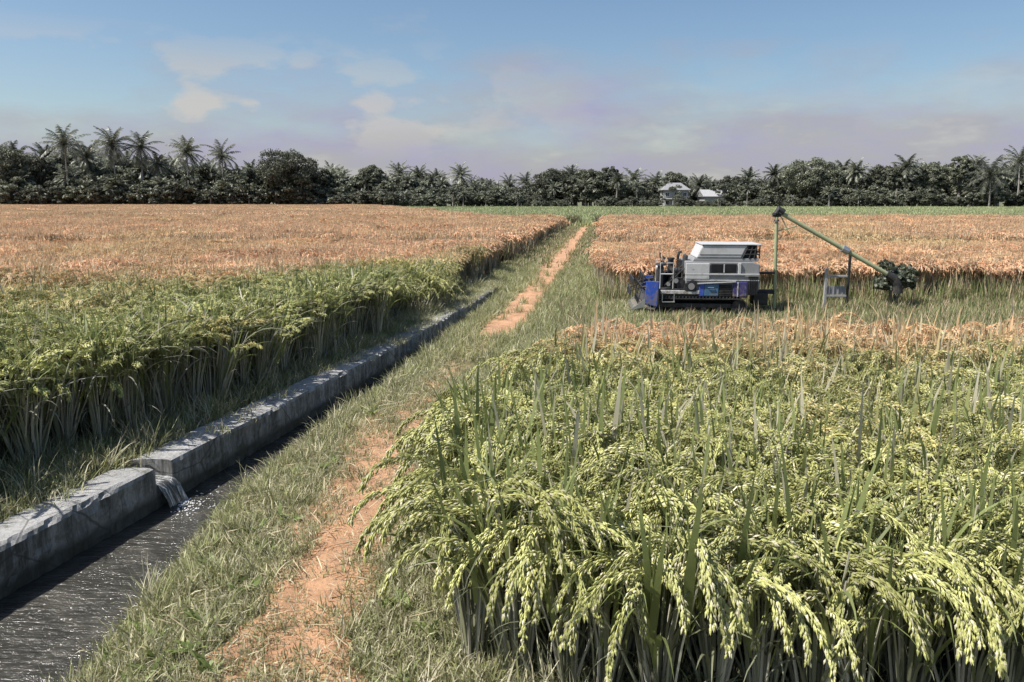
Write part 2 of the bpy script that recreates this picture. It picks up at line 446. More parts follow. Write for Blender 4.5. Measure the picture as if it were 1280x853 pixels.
def jitter_grid(x0, x1, y0, y1, step, jit=0.35):
    gx, gy = np.meshgrid(np.arange(x0, x1, step), np.arange(y0, y1, step))
    gx = gx.ravel() + rng.uniform(-jit, jit, gx.size) * step
    gy = gy.ravel() + rng.uniform(-jit, jit, gy.size) * step
    return gx, gy

# ------------------------------------------------------------------ rice
def blade(mb, base, az, lean, length, bend, width, seg=6, mat=0, r=random, fold=True):
    p = Vector(base); d = Vector((math.cos(az), math.sin(az), 0))
    side = Vector((-math.sin(az), math.cos(az), 0))
    tw = r.uniform(-0.7, 0.7)
    pts = []
    for i in range(seg + 1):
        t = i / seg
        ang = math.pi / 2 - lean - bend * t ** 1.7
        w = width * (0.55 + 0.45 * min(1, t * 4)) * (1 - t ** 2.2) + width * 0.03
        dr = d * math.cos(ang) + Vector((0, 0, math.sin(ang)))
        s = (side * math.cos(tw) + dr.cross(side) * math.sin(tw)) * w * 0.5
        pts.append((p - s, p + s))
        p = p + dr * (length / seg)
    V = [q[:] for a in pts for q in a]
    mb.add(V, [(2 * i, 2 * i + 1, 2 * i + 3, 2 * i + 2) for i in range(seg)], mat)

def grain(mb, c, ax, L, rad, mat, n=4):
    ax = ax.normalized()
    a = ax.cross(Vector((0.31, 0.77, 0.55))).normalized(); b = ax.cross(a)
    V = [(c - ax * L * 0.5)[:]]
    for j in range(n):
        an = 2 * math.pi * j / n
        V.append((c - ax * L * 0.05 + (a * math.cos(an) + b * math.sin(an) * 0.75) * rad)[:])
    V.append((c + ax * L * 0.5)[:])
    F = []
    for j in range(n):
        k = (j + 1) % n
        F.append((0, 1 + k, 1 + j)); F.append((n + 1, 1 + j, 1 + k))
    mb.add(V, F, mat)

M['foam'] = plain('foam', (0.72, 0.73, 0.73), 0.5, dirt=0.2)
mb = MB(); rf = random.Random(9)
for k in range(110):
    dx = abs(rf.gauss(0, 0.15)); dy = rf.gauss(0, 0.11 + dx * 0.5)
    grain(mb, Vector((float(Xw(7.44)) + 0.13 + dx, 7.44 + dy - dx * 0.3, WATER_Z + 0.004)), Vector((rf.gauss(0, 1), rf.gauss(0, 1), 0.02)), rf.uniform(0.015, 0.05), rf.uniform(0.005, 0.011), 0, 5)
tag(mb.build('foam', M['foam'], smooth=True), 'white foam where the spill meets the canal water', None, None, 'stuff')

def panicle(mb, base, az, length, ngr, gl, mat=0, start=R(82), end=R(-82), r=random, spread=0.03, pw=0.8, stemmat=None):
    p = Vector(base); d = Vector((math.cos(az), math.sin(az), 0)); seg = 14
    P = []; T = []
    for i in range(seg + 1):
        t = i / seg
        ang = start + (end - start) * t ** pw
        dr = d * math.cos(ang) + Vector((0, 0, math.sin(ang)))
        P.append(p.copy()); T.append(dr)
        p = p + dr * (length / seg)
    tube(mb, P[::2], [0.004 * (1 - 0.7 * i / 7) for i in range(8)], 3, mat if stemmat is None else stemmat, cap=False)
    for g in range(ngr):
        t = 0.16 + 0.84 * (g + r.random()) / ngr
        f = t * seg; i = min(int(f), seg - 1); u = f - i
        c = P[i].lerp(P[i + 1], u); tg = T[i].lerp(T[i + 1], u).normalized()
        a = tg.cross(Vector((0, 0, 1)))
        if a.length < 1e-2: a = Vector((-d.y, d.x, 0))
        a.normalize(); b = tg.cross(a)
        an = r.uniform(0, 2 * math.pi)
        rd = a * math.cos(an) + b * math.sin(an)
        env = (1 - 0.55 * t) * min(1, (t - 0.1) * 6)
        c = c + rd * spread * env * r.uniform(0.25, 1.1) + Vector((0, 0, -0.012 * r.random()))
        ax = tg * 0.9 + rd * 0.38 * r.uniform(0.3, 1.2) + Vector((0, 0, -0.25))
        grain(mb, c, ax, gl * r.uniform(0.8, 1.15), gl * 0.20, mat)

def hill_parts(seed, h=1.0, nst=20, nlf=34, npn=13, ngr=120, gl=0.029, plen=(0.38, 0.60), pend=(-88, -70), near=False):
    """lists of (kind, MB) for one rice plant"""
    r = random.Random(seed)
    st = MB()
    tops = []
    for i in range(nst):
        az = r.uniform(0, 2 * math.pi); br = r.uniform(0, 0.055)
        lean = r.uniform(0.02, 0.20) + (r.uniform(0.05, 0.22) if r.random() < 0.25 else 0); L = h * r.uniform(0.66, 0.86)
        b = Vector((br * math.cos(az), br * math.sin(az), -0.03))
        az2 = az + r.uniform(-0.6, 0.6)
        dr = Vector((math.cos(az2) * math.sin(lean), math.sin(az2) * math.sin(lean), math.cos(lean)))
        m = b + dr * L * 0.5; t = b + dr * L + Vector((math.cos(az2), math.sin(az2), 0)) * 0.03
        tube(st, [b, m, t], [0.0075, 0.006, 0.004], 4, 0, cap=False)
        tops.append((t, az2))
    leaves = []
    for i in range(nlf):
        lf = MB(); az = r.uniform(0, 2 * math.pi)
        if i < nlf * 0.36:      # upright flag leaves reach above the ears
            t, a = tops[r.randrange(nst)]
            if near and i % 6 == 0:   # long broad blades standing above the ears
                blade(lf, t - Vector((0, 0, 0.30 * h)), a + r.uniform(-.7, .7), r.uniform(0.02, 0.20), h * r.uniform(0.55, 0.80), r.uniform(0.05, 0.5), r.uniform(0.028, 0.044), 7, 0, r)
            else: blade(lf, t - Vector((0, 0, 0.22 * h)), a + r.uniform(-.7, .7), r.uniform(0.02, 0.22), h * r.uniform(0.30, 0.52), r.uniform(0.15, 0.9), r.uniform(0.014, 0.026), 6, 0, r)
        elif i < nlf * 0.62:    # arching leaves
            t, a = tops[r.randrange(nst)]
            blade(lf, (t.x * 0.6, t.y * 0.6, h * r.uniform(0.25, 0.5)), a + r.uniform(-.8, .8), r.uniform(0.1, 0.4), h * r.uniform(0.45, 0.8), r.uniform(1.0, 2.5), r.uniform(0.014, 0.028), 8, 0, r)
        elif i < nlf * 0.80:   # upright leaves among the stems
            q = r.uniform(0.02, 0.10)
            blade(lf, (q * math.cos(az), q * math.sin(az), h * r.uniform(0.02, 0.25)), az, r.uniform(0.03, 0.22), h * r.uniform(0.5, 0.75), r.uniform(0.05, 0.5), r.uniform(0.012, 0.024), 5, 0, r)
        else:                  # low dry leaves
            blade(lf, (0.06 * math.cos(az), 0.06 * math.sin(az), h * r.uniform(0.05, 0.5)), az, r.uniform(0.1, 0.6), h * r.uniform(0.45, 0.8), r.uniform(1.2, 2.9), r.uniform(0.009, 0.022), 9, 0, r)
        leaves.append(lf); lf.low = i >= nlf * 0.62
    pans = []
    for i in range(npn):
        pn = MB(); t, a = tops[i % nst]
        panicle(pn, t - Vector((0, 0, 0.03)), a + r.uniform(-.9, .9), h * r.uniform(*plen), ngr, gl, 0, R(r.uniform(68, 86)), R(r.uniform(*pend)), r, 0.031, r.uniform(0.55, 0.85))
        pans.append(pn)
    return st, leaves, pans

def merge(dst, src, mat):
    for_v = np.concatenate(src.v)
    dst.v.append(for_v); n = dst.n
    dst.f.extend([tuple(i + n for i in f) for f in src.f]); dst.m.extend([mat] * len(src.f)); dst.n += len(for_v)

def hill_mesh(name, seed, **kw):
    st, lv, pn = hill_parts(seed, **kw)
    mb = MB(); merge(mb, st, 0)
    for l in lv: merge(mb, l, 3 if l.low else 1)
    for p in pn: merge(mb, p, 2)
    return mb.mesh(name, [M['stem'], M['blade'], M['grain'], M['sheath']])

def patch_mesh(name, seed, size, nh, nst, nbl, npn, ngr, gl, bw, h=1.0, seg=3):
    r = random.Random(seed); mb = MB()
    for k in range(nh):
        cx, cy = r.uniform(-size / 2, size / 2), r.uniform(-size / 2, size / 2)
        for i in range(nst):
            az = r.uniform(0, 6.28); le = r.uniform(0.03, 0.2)
            blade(mb, (cx + r.uniform(-.06, .06), cy + r.uniform(-.06, .06), -0.02), az, le, h * r.uniform(0.7, 0.9), 0.1, bw * 0.7, 2, 0, r)
        for i in range(nbl):
            az = r.uniform(0, 6.28)
            blade(mb, (cx + r.uniform(-.08, .08), cy + r.uniform(-.08, .08), h * r.uniform(0.45, 0.68)), az, r.uniform(0.02, 0.35), h * r.uniform(0.38, 0.6), r.uniform(0.1, 1.4), bw, seg, 1, r)
        for i in range(npn):
            az = r.uniform(0, 6.28)
            b = (cx + r.uniform(-.1, .1), cy + r.uniform(-.1, .1), h * r.uniform(0.74, 0.90))
            panicle(mb, b, az, h * r.uniform(0.3, 0.45), ngr, gl, 2, R(r.uniform(60, 86)), R(r.uniform(-85, -50)), r, 0.03, 0.8)
    return mb.mesh(name, [M['stem'], M['blade'], M['grain']])

hills = src_collection('rice_hill', [hill_mesh('rice_hill', 100 + i, h=1.0, near=i % 2 == 0) for i in range(8)])
hills_up = src_collection('rice_upright', [hill_mesh('rice_upright', 150 + i, h=1.0, plen=(0.26, 0.40), pend=(-80, -20), nlf=26, npn=20) for i in range(6)])
hills_edge = src_collection('rice_edge', [hill_mesh('rice_edge', 170 + i, h=1.0, plen=(0.18, 0.27), pend=(-45, 15), nlf=36, npn=13) for i in range(5)])
mids = src_collection('rice_mid', [patch_mesh('rice_mid', 200 + i, 0.6, 10, 7, 8, 7, 20, 0.055, 0.022) for i in range(5)])
fars = src_collection('rice_far', [patch_mesh('rice_far', 300 + i, 1.3, 34, 3, 6, 5, 7, 0.10, 0.035, seg=2) for i in range(5)])
vfars = src_collection('rice_horizon', [patch_mesh('rice_horizon', 400 + i, 4.5, 150, 0, 5, 3, 3, 0.24, 0.08, seg=2) for i in range(4)])

def rand_rot(n, tilt=0.07):
    return np.stack([rng.normal(0, tilt, n), rng.normal(0, tilt, n), rng.uniform(0, 6.283, n)], -1)
def uscale(n, a, b, base=1.0):
    s = rng.uniform(a, b, n) * base * (1 + 0.05 * np.sin(np.arange(n) * 0.013)); w = rng.uniform(0.9, 1.12, n)
    return np.stack([s * w, s * w, s], -1)

def lodge(gx, gy, rot, scl):
    q = np.sin(gx * 0.31 + 1.7 * np.sin(gy * 0.21)) * np.sin(gy * 0.27 + 1.3 * np.sin(gx * 0.17)) 
    m = np.clip((q - 0.55) / 0.3, 0, 1)
    rot[:, 0] += 0.42 * m; rot[:, 1] += 0.25 * m; rot[:, 2] = np.where(m > 0.1, rng.normal(0.6, 0.6, len(gx)), rot[:, 2])
    scl[:, 2] *= (1 + 0.06 * np.sin(gx * 0.9 + gy * 0.7) * np.sin(gy * 0.5)) * (1 - 0.12 * m)
    return rot, scl
# near right paddy: first the counted plants of the front row and of the corner by the path
plants = []
r0 = random.Random(3)
xs_ = np.arange(-0.20, 3.3, 0.245)
for i, x in enumerate(xs_):
    plants.append((x + r0.uniform(-.03, .03), float(right_front(x)) + r0.uniform(-.05, .05)))
side_pl = []
for i, y in enumerate(np.arange(4.50, 7.0, 0.265)):
    side_pl.append((float(right_edge(y)) + r0.uniform(-.03, .03), y + r0.uniform(-.03, .03)))
ORD = ['first', 'second', 'third', 'fourth', 'fifth', 'sixth', 'seventh', 'eighth', 'ninth', 'tenth', 'eleventh', 'twelfth', 'thirteenth', 'fourteenth', 'fifteenth', 'sixteenth']
protos = []
def make_plant(seed, loc):
    st, lv, pn = hill_parts(seed, h=1.0, nst=20, nlf=62, npn=14, ngr=150, gl=0.033, near=True, plen=(0.40, 0.60))
    root = thing('rice_plant', loc, 'rice plant', 'rice plant')
    st.build('stem', M['stem'], root)['kind'] = 'stuff'
    for l in lv: l.build('leaf', M['sheath' if l.low else 'blade'], root)
    for p in pn: p.build('panicle', M['grain'], root)
    return root
def copy_tree(o, parent=None):
    c = o.copy(); COL.objects.link(c)
    if parent is not None: c.parent = parent
    for ch in list(o.children): copy_tree(ch, c)
    return c
def place_plant(i, x, y, label, group):
    k = i % 5
    if k >= len(protos):
        o = make_plant(900 + k, (0, 0, 0)); protos.append(o)
    else: o = copy_tree(protos[k])
    o.location = (x, y, float(gz(x, y)))
    o.rotation_euler = (r0.gauss(0, .05), r0.gauss(0, .05), r0.uniform(0, 6.28))
    s = r0.uniform(1.10, 1.24); o.scale = (s, s, s)
    tag(o, label, 'rice plant', group)
for i, (x, y) in enumerate(plants):
    if i == 0: lab = 'corner rice plant where the front row meets the grassy path'
    elif i == len(plants) - 1: lab = 'rice plant with drooping ears at the far right end of the front row'
    else: lab = 'front-row rice plant with drooping ears, %s to the right of the corner plant' % ORD[i - 1]
    place_plant(i, x, y, lab, 'rice plants in the front row')
for i, (x, y) in enumerate(side_pl):
    place_plant(i + 2, x, y, 'rice plant leaning over the path edge, %s behind the corner plant' % ORD[i], 'rice plants along the path edge')

# the rest of the near right paddy
gx, gy = jitter_grid(-1, 11.5, 3.4, 10.7, 0.235)
k = (gx > right_edge(gy) + 0.16) & (gy > right_front(gx) + 0.2) & (gx < gy * 0.92 + 2.2)
k |= (gx > 3.35) & (gy > right_front(gx)) & (gx < gy * 0.92 + 2.2) & (gx > right_edge(gy))
k &= gy < 10.45 + 0.15 * np.sin(gx * 2)
gx, gy = gx[k], gy[k]
scatter('ripening_rice', hills, np.stack([gx, gy, gz(gx, gy)], -1), rand_rot(len(gx)), uscale(len(gx), 1.0, 1.2), 'dense yellow-green rice of the near right paddy')

# left paddy, near and middle
gx, gy = jitter_grid(-19, 0, 2.5, 16, 0.235)
k = (gx < left_edge(gy)) & (gx > -gy * 0.72 - 3.0)
gx, gy = gx[k], gy[k]
ke = gx > left_edge(gy) - 0.55
for cl_, kk_, lb_ in ((hills_up, ~ke, 'tall rice of the left paddy, green in front and tan behind'), (hills_edge, ke, 'outermost rows of the left paddy with a dark band of stems')):
    a, b = gx[kk_], gy[kk_]
    scatter('paddy_rice', cl_, np.stack([a, b, gz(a, b)], -1), rand_rot(len(a)), uscale(len(a), 1.14, 1.34), lb_)
gx, gy = jitter_grid(-34, 2, 16, 31.8, 0.48)
k = (gx < left_edge(gy) - 0.2) & (gx > -gy * 0.72 - 3.0)
gx, gy = gx[k], gy[k]
scatter('tan_rice', mids, np.stack([gx, gy, np.zeros_like(gx)], -1), *lodge(gx, gy, rand_rot(len(gx), 0.04), uscale(len(gx), 0.95, 1.12)), 'tan ripe rice in the middle of the left paddy')

# right paddy behind the harvester
def far_left(Y): return lerp(Y, [19, 33, 65, 80], [2.35, 3.6, 7.3, 9.2])
gx, gy = jitter_grid(2, 33, 20.6, 31.6, 0.48)
k = (gx > far_left(gy)) & (gx < gy * 0.92 + 3)
gx, gy = gx[k], gy[k]
scatter('tan_rice', mids, np.stack([gx, gy, np.zeros_like(gx)], -1), *lodge(gx, gy, rand_rot(len(gx), 0.04), uscale(len(gx), 0.9, 1.05)), 'tan ripe rice standing behind the harvester')

gx, gy = jitter_grid(-80, 80, 33.4, 79, 0.95)
k = ((gx < left_edge(gy) - 0.4) | (gx > far_left(gy) + 0.4)) & (np.abs(gx) < gy * 0.92 + 4)
gx, gy = gx[k], gy[k]
scatter('tan_rice', fars, np.stack([gx, gy, np.zeros_like(gx)], -1), *lodge(gx, gy, rand_rot(len(gx), 0.03), uscale(len(gx), 0.98, 1.10)), 'tan ripe rice of the paddies beyond the cross bund')

# farthest paddies
gx, gy = jitter_grid(-260, 260, 84, 268, 3.0)
k = (np.abs(gx) < gy * 0.92 + 6) & (gx < -4 - 0.13 * (gy - 84) - 0.1 * (gy - 84))
a, b = gx[k], gy[k]
scatter('distant_rice', vfars, np.stack([a, b, np.zeros_like(a)], -1), rand_rot(len(a), 0.02), uscale(len(a), 0.98, 1.1), 'distant tan rice below the left trees')

# ------------------------------------------------------------------ grass
def tuft(name, seed, n, rad, hmin, hmax, width, mat, lean=0.5, bend=1.2, seg=3):
    r = random.Random(seed); mb = MB()
    for i in range(n):
        az = r.uniform(0, 6.28); q = rad * math.sqrt(r.random()); b = r.uniform(0, 6.28)
        blade(mb, (q * math.cos(b), q * math.sin(b), -0.01), az, r.uniform(0, lean), r.uniform(hmin, hmax), r.uniform(0.1, bend), width * r.uniform(0.6, 1.2), seg, 0, r)
    return mb.mesh(name, [mat])
g_short = src_collection('grass_short', [tuft('grass_short', i, 44, 0.11, 0.03, 0.10, 0.0065, M['grass'], 1.1, 1.9) for i in range(5)])
g_mid = src_collection('grass_mid', [tuft('grass_mid', 20 + i, 30, 0.09, 0.08, 0.26, 0.009, M['grass'], 0.7, 1.6, 4) for i in range(5)])
g_long = src_collection('grass_long', [tuft('grass_long', 40 + i, 26, 0.08, 0.18, 0.48, 0.011, M['grass'], 0.6, 1.7, 5) for i in range(4)])
g_stub = src_collection('stubble', [tuft('stubble', 60 + i, 30, 0.16, 0.10, 0.34, 0.015, M['stubble'], 0.45, 1.0, 3) for i in range(5)])
g_far = src_collection('grass_far', [tuft('grass_far', 80 + i, 60, 0.45, 0.06, 0.22, 0.03, M['stubble'], 0.6, 1.2, 2) for i in range(4)])
g_green = src_collection('green_far', [tuft('green_far', 90 + i, 240, 2.2, 0.25, 0.55, 0.10, M['green_leaf'], 0.5, 1.0, 2) for i in range(4)])

g_weed = src_collection('bund_weed', [tuft('bund_weed', 95 + i, 60, 0.40, 0.75, 1.22, 0.04, M['weed_leaf'], 0.25, 0.6, 3) for i in range(4)])
def path_dist(x, y): return np.abs(x - Xp(y))
def off_w(x, y): return x - Xw(y)
def grass_pts(x0, x1, y0, y1, dens, cond):
    n = int((x1 - x0) * (y1 - y0) * dens)
    x = rng.uniform(x0, x1, n); y = rng.uniform(y0, y1, n)
    k = cond(x, y); return x[k], y[k]
def patchy(x, y): return 0.5 + 0.5 * np.sin(x * 3.1 + 2 * np.sin(y * 1.7)) * np.sin(y * 2.3 + 1.5 * np.sin(x * 2.1))
def bank_ok(x, y):
    o = off_w(x, y); ww = wwater(y)
    return (o > ww + 0.03) & (x < right_edge(np.clip(y, 3, 10.6)) + 0.3)
def near_short(x, y):
    d = path_dist(x, y)
    wid = np.where((y > 9.5) & (y < 15), 0.14, 0.39) + 0.10 * np.sin(y * 2.3 + x * 3) * np.sin(y * 5.1 + 1)
    pr = np.where(d < wid, 0.05 + 0.22 * (d / 0.35) ** 2 + 0.25 * (patchy(x * 1.7, y * 2.1) > 0.72) + np.where(y > 8.5, 0.25, 0) + np.where(y < 4.55, 0.22, 0), 1.0)
    return bank_ok(x, y) & (rng.random(len(x)) < pr)
x, y = grass_pts(-4.2, 1.2, 2.0, 13, 330, near_short)
P = np.stack([x, y, gz(x, y)], -1)
scatter('short_grass', g_short, P, rand_rot(len(x), 0.15), uscale(len(x), 0.7, 1.5), 'short grass on the canal bank and path edges')
def near_mid(x, y):
    o = off_w(x, y) - wwater(y); d = path_dist(x, y)
    pr = 0.06 + 0.45 * np.exp(-((o - 0.25) / 0.28) ** 2) + 0.5 * np.exp(-((x - right_edge(np.clip(y, 3, 10.6)) + 0.05) / 0.25) ** 2) + 0.25 * (patchy(x, y) > 0.65)
    pr = np.where(d < 0.36, 0.02, pr)
    return bank_ok(x, y) & (rng.random(len(x)) < pr)
x, y = grass_pts(-4.2, 1.2, 2.0, 14, 90, near_mid)
scatter('bank_grass', g_mid, np.stack([x, y, gz(x, y)], -1), rand_rot(len(x), 0.2), uscale(len(x), 0.6, 1.2), 'longer grass hanging over the canal edge')
def stone_mesh(nm, seed):
    r = np.random.default_rng(seed); mb = MB()
    bm = bmesh.new(); bmesh.ops.create_icosphere(bm, subdivisions=1, radius=1.0)
    V = np.array([v.co[:] for v in bm.verts]); V *= (1 + r.normal(0, 0.16, len(V)))[:, None]; V *= np.array([1, 0.8, 0.5])
    bm.verts.index_update(); mb.add(V, [tuple(v.index for v in f.verts) for f in bm.faces]); bm.free()
    return mb.mesh(nm, [M['stone']])
M['stone'] = plain('stone', (0.36, 0.29, 0.23), 0.9, dirt=0.6, scale=2.0)
stones = src_collection('pebble', [stone_mesh('pebble', i) for i in range(4)])
x, y = grass_pts(-3.0, 1.5, 2.5, 20, 55, lambda x, y: (path_dist(x, y) < 0.48))
ps = rng.uniform(0.003, 0.011, len(x)) * rng.uniform(0.6, 1.5, len(x))
scatter('pebbles', stones, np.stack([x, y, gz(x, y) + 0.018], -1), rand_rot(len(x), 0.4), np.stack([ps] * 3, -1), 'small pebbles lying on the dirt path')
M['straw'] = foliage('straw', (0.52, 0.46, 0.30), (0.52, 0.46, 0.30), (0.40, 0.32, 0.20), transl=0.1, drylev=0.3)
straws = src_collection('straw', [tuft('straw', 700 + i, 7, 0.12, 0.06, 0.22, 0.007, M['straw'], 0.3, 0.5, 2) for i in range(4)])
x, y = grass_pts(-3.2, 1.5, 2.5, 14, 26, lambda x, y: bank_ok(x, y) & (path_dist(x, y) < 1.0))
rr_ = rand_rot(len(x), 0.1); rr_[:, 0] += np.where(rng.random(len(x)) < 0.5, 1.42, -1.42)
scatter('straw_litter', straws, np.stack([x, y, gz(x, y) + 0.03], -1), rr_, uscale(len(x), 0.6, 1.2), 'dry straw bits littered over path and grass')
M['weed'] = foliage('weed_green', (0.20, 0.25, 0.08), (0.20, 0.25, 0.08), (0.40, 0.38, 0.2), transl=0.3, drylev=0.15)
def rosette(nm, seed):
    r = random.Random(seed); mb = MB()
    for k in range(r.randint(9, 16)):
        blade(mb, (r.gauss(0, .02), r.gauss(0, .02), 0), r.uniform(0, 6.28), r.uniform(0.5, 1.2), r.uniform(0.05, 0.13), r.uniform(0.3, 1.0), r.uniform(0.018, 0.034), 4, 0, r)
    return mb.mesh(nm, [M['weed']])
weeds = src_collection('broad_weed', [rosette('broad_weed', i) for i in range(5)])
x, y = grass_pts(-4.0, 1.0, 2.5, 13, 16, lambda x, y: bank_ok(x, y) & (path_dist(x, y) > 0.4) & (patchy(x + 3, y) > 0.4))
scatter('broad_weeds', weeds, np.stack([x, y, gz(x, y) + 0.02], -1), rand_rot(len(x), 0.2), uscale(len(x), 0.6, 1.3), 'small broad-leaved weeds in the grass')
# strip behind the wall
def behind(x, y):
    o = off_w(x, y)
    le = left_edge(y) - Xw(y)
    return (o < -0.40 + 0.05 * np.sin(y * 5)) & (o > le - 0.25)
x, y = grass_pts(-6.5, 0.5, 1.0, 24, 150, behind)
scatter('strip_grass', g_mid, np.stack([x, y, gz(x, y)], -1), rand_rot(len(x), 0.2), uscale(len(x), 0.6, 1.3), 'rough grass between the canal wall and the left paddy')
x, y = grass_pts(-6.5, 0.5, 1.0, 24, 22, behind)
scatter('long_grass', g_long, np.stack([x, y, gz(x, y)], -1), rand_rot(len(x), 0.25), uscale(len(x), 0.6, 1.2), 'long arching grass at the foot of the left paddy')
x, y = grass_pts(-3.6, 1.2, 2.0, 16, 5, lambda x, y: bank_ok(x, y) & (path_dist(x, y) > 0.5))
x2, y2 = grass_pts(-0.6, 4.0, 3.3, 4.6, 14, lambda x, y: (y < right_front(x) + 0.15) & (x > right_edge(np.clip(y, 3, 10)) - .1))
x3, y3 = grass_pts(-3.6, 0, 3.5, 13, 14, lambda x, y: (np.abs(off_w(x, y) - wwater(y) - 0.12) < 0.10) & (np.sin(y * 2.7) > -0.2))
x = np.concatenate([x, x2, x3]); y = np.concatenate([y, y2, y3])
scatter('weed_grass', g_long, np.stack([x, y, gz(x, y)], -1), rand_rot(len(x), 0.25), uscale(len(x), 0.5, 1.0), 'loose long grass blades beside the near rice')
x, y = grass_pts(-1.0, 8.0, 1.5, 4.3, 260, lambda x, y: (y < right_front(x) + 0.3) & (x > right_edge(np.clip(y, 3, 10))))
scatter('short_grass', g_short, np.stack([x, y, gz(x, y)], -1), rand_rot(len(x), 0.15), uscale(len(x), 0.7, 1.4), 'short grass at the foot of the near rice')
# far wall top overgrown
x, y = grass_pts(-5, 0.5, 3, 25, 60, lambda x, y: (off_w(x, y) < 0.05) & (off_w(x, y) > -0.42) & (rng.random(len(x)) < lerp(y, [3, 10.5, 14, 18, 24], [0.03, 0.07, 0.2, 0.5, 1])))
scatter('wall_grass', g_short, np.stack([x, y, np.full_like(x, 0.11)], -1), rand_rot(len(x), 0.15), uscale(len(x), 0.8, 1.5), 'grass creeping over the far top of the canal wall')

# verge along the far path
def verge(x, y):
    d = path_dist(x, y)
    lft = left_edge(y) + 0.1; rgt = np.where(y < 20, 1e3, far_left(y) - 0.1)
    rgt = np.where(y < 10.8, -1e3, rgt); rgt = np.where((y >= 10.8) & (y < 20), 3.0, rgt)
    wd = np.where(y < 15, 0.12, np.where(y < 30, 0.40, 0.66))
    pr = np.where(d < wd, np.where(y < 15, 0.5, np.where(y < 30, 0.05, 0.0)), 1.0)
    return (x > lft) & (x < rgt) & ((off_w(x, y) > 0.05) | (off_w(x, y) < -0.4) | (y > 21)) & (rng.random(len(x)) < pr)
x, y = grass_pts(-3.5, 10, 12.5, 34, 60, verge)
scatter('verge_grass', g_mid, np.stack([x, y, gz(x, y)], -1), rand_rot(len(x), 0.15), uscale(len(x), 0.7, 1.5), 'grass verge beside the far path')
x, y = grass_pts(-1, 14, 30, 90, 9, verge)
scatter('verge_grass', g_far, np.stack([x, y, gz(x, y)], -1), rand_rot(len(x), 0.1), uscale(len(x), 0.8, 1.4), 'grass verge where the path meets the distance')
# harvested strip round the harvester
def harv(x, y): return (x > np.maximum(right_edge(np.clip(y, 3, 10.6)), Xp(y) + 0.9)) & (x < y * 0.92 + 3)
x, y = grass_pts(0.5, 22, 10.3, 20.8, 42, harv)
us = uscale(len(x), 0.6, 1.15)
us[:, 2] *= np.where((x > 2.0) & (x < 6.3) & (y > 15.5), 0.65, 1.0)
scatter('stubble', g_stub, np.stack([x, y, gz(x, y)], -1), rand_rot(len(x), 0.12), us, 'green and straw stubble of the cut strip round the harvester')
x, y = grass_pts(2.2, 22, 19.7, 20.75, 30, lambda x, y: x < y * 0.92 + 3)
us = uscale(len(x), 0.9, 1.3); us[:, 2] *= rng.uniform(1.3, 2.6, len(x))
scatter('edge_weeds', g_stub, np.stack([x, y, gz(x, y)], -1), rand_rot(len(x), 0.12), us, 'green weeds along the foot of the tan rice behind the harvester')
# cross bunds and the green strip beyond
gx, gy = jitter_grid(-36, 36, 31.4, 33.6, 0.45)
k = (np.abs(gx) < gy * 0.92 + 4) & (path_dist(gx, gy) > 0.6)
scatter('bund_grass', g_far, np.stack([gx[k], gy[k], np.zeros(k.sum())], -1), rand_rot(k.sum(), 0.1), uscale(k.sum(), 0.8, 1.5), 'low grass on the bund across the paddies')
gx, gy = jitter_grid(-36, 36, 32.5, 33.3, 0.33)
k = (np.abs(gx) < gy * 0.92 + 4) & ((gx < left_edge(gy) - 0.2) | (gx > far_left(gy) + 0.2))
scatter('bund_weeds', g_weed, np.stack([gx[k], gy[k], np.zeros(k.sum())], -1), rand_rot(k.sum(), 0.05), uscale(k.sum(), 0.9, 1.12), 'dark weeds in a line on the bund across the paddies')
gx, gy = jitter_grid(-84, 84, 80.2, 82.5, 0.8)
k = (np.abs(gx) < gy * 0.92 + 4) & (path_dist(gx, gy) > 1.0)
us = uscale(k.sum(), 1.0, 1.15)
scatter('bund_weeds', g_weed, np.stack([gx[k], gy[k], np.zeros(k.sum())], -1), rand_rot(k.sum(), 0.05), us, 'tall dark weeds in a line before the far green field')
gx, gy = jitter_grid(-260, 260, 80, 272, 2.4)
k = (np.abs(gx) < gy * 0.92 + 6) & ((gx > -5 - 0.22 * (gy - 84)) | (gy < 83.5))
scatter('green_field', g_green, np.stack([gx[k], gy[k], np.zeros(k.sum())], -1), rand_rot(k.sum(), 0.03), uscale(k.sum(), 0.8, 1.5), 'flat green field below the far trees')

# ------------------------------------------------------------------ trees
def leafcloud(mb, r, centers, radii, per, size, mat=0):
    n = 0
    V = []; F = []
    for c, rad in zip(centers, radii):
        m = int(per * (rad / np.mean(radii)) ** 2)
        d = r.normal(size=(m, 3)); d /= np.linalg.norm(d, axis=1)[:, None]
        d[:, 2] = np.where(d[:, 2] < -0.3, -d[:, 2] * 0.6, d[:, 2])
        q = r.uniform(0.55, 1.06, m)[:, None] * rad
        p = np.asarray(c) + d * q * np.array([1, 1, 0.75])
        a = r.normal(size=(m, 3)); a /= np.linalg.norm(a, axis=1)[:, None]
        b = np.cross(a, d + 0.4 * r.normal(size=(m, 3))); b /= (np.linalg.norm(b, axis=1)[:, None] + 1e-6)
        s = size * r.uniform(0.6, 1.3, m)[:, None]
        quad = np.stack([p - a * s * 0.6, p - b * s * 0.32, p + a * s * 0.6, p + b * s * 0.32], 1)
        V.append(quad.reshape(-1, 3))
        F.extend([(n + 4 * i, n + 4 * i + 1, n + 4 * i + 2, n + 4 * i + 3) for i in range(m)])
        n += 4 * m
    mb.add(np.concatenate(V), F, mat)

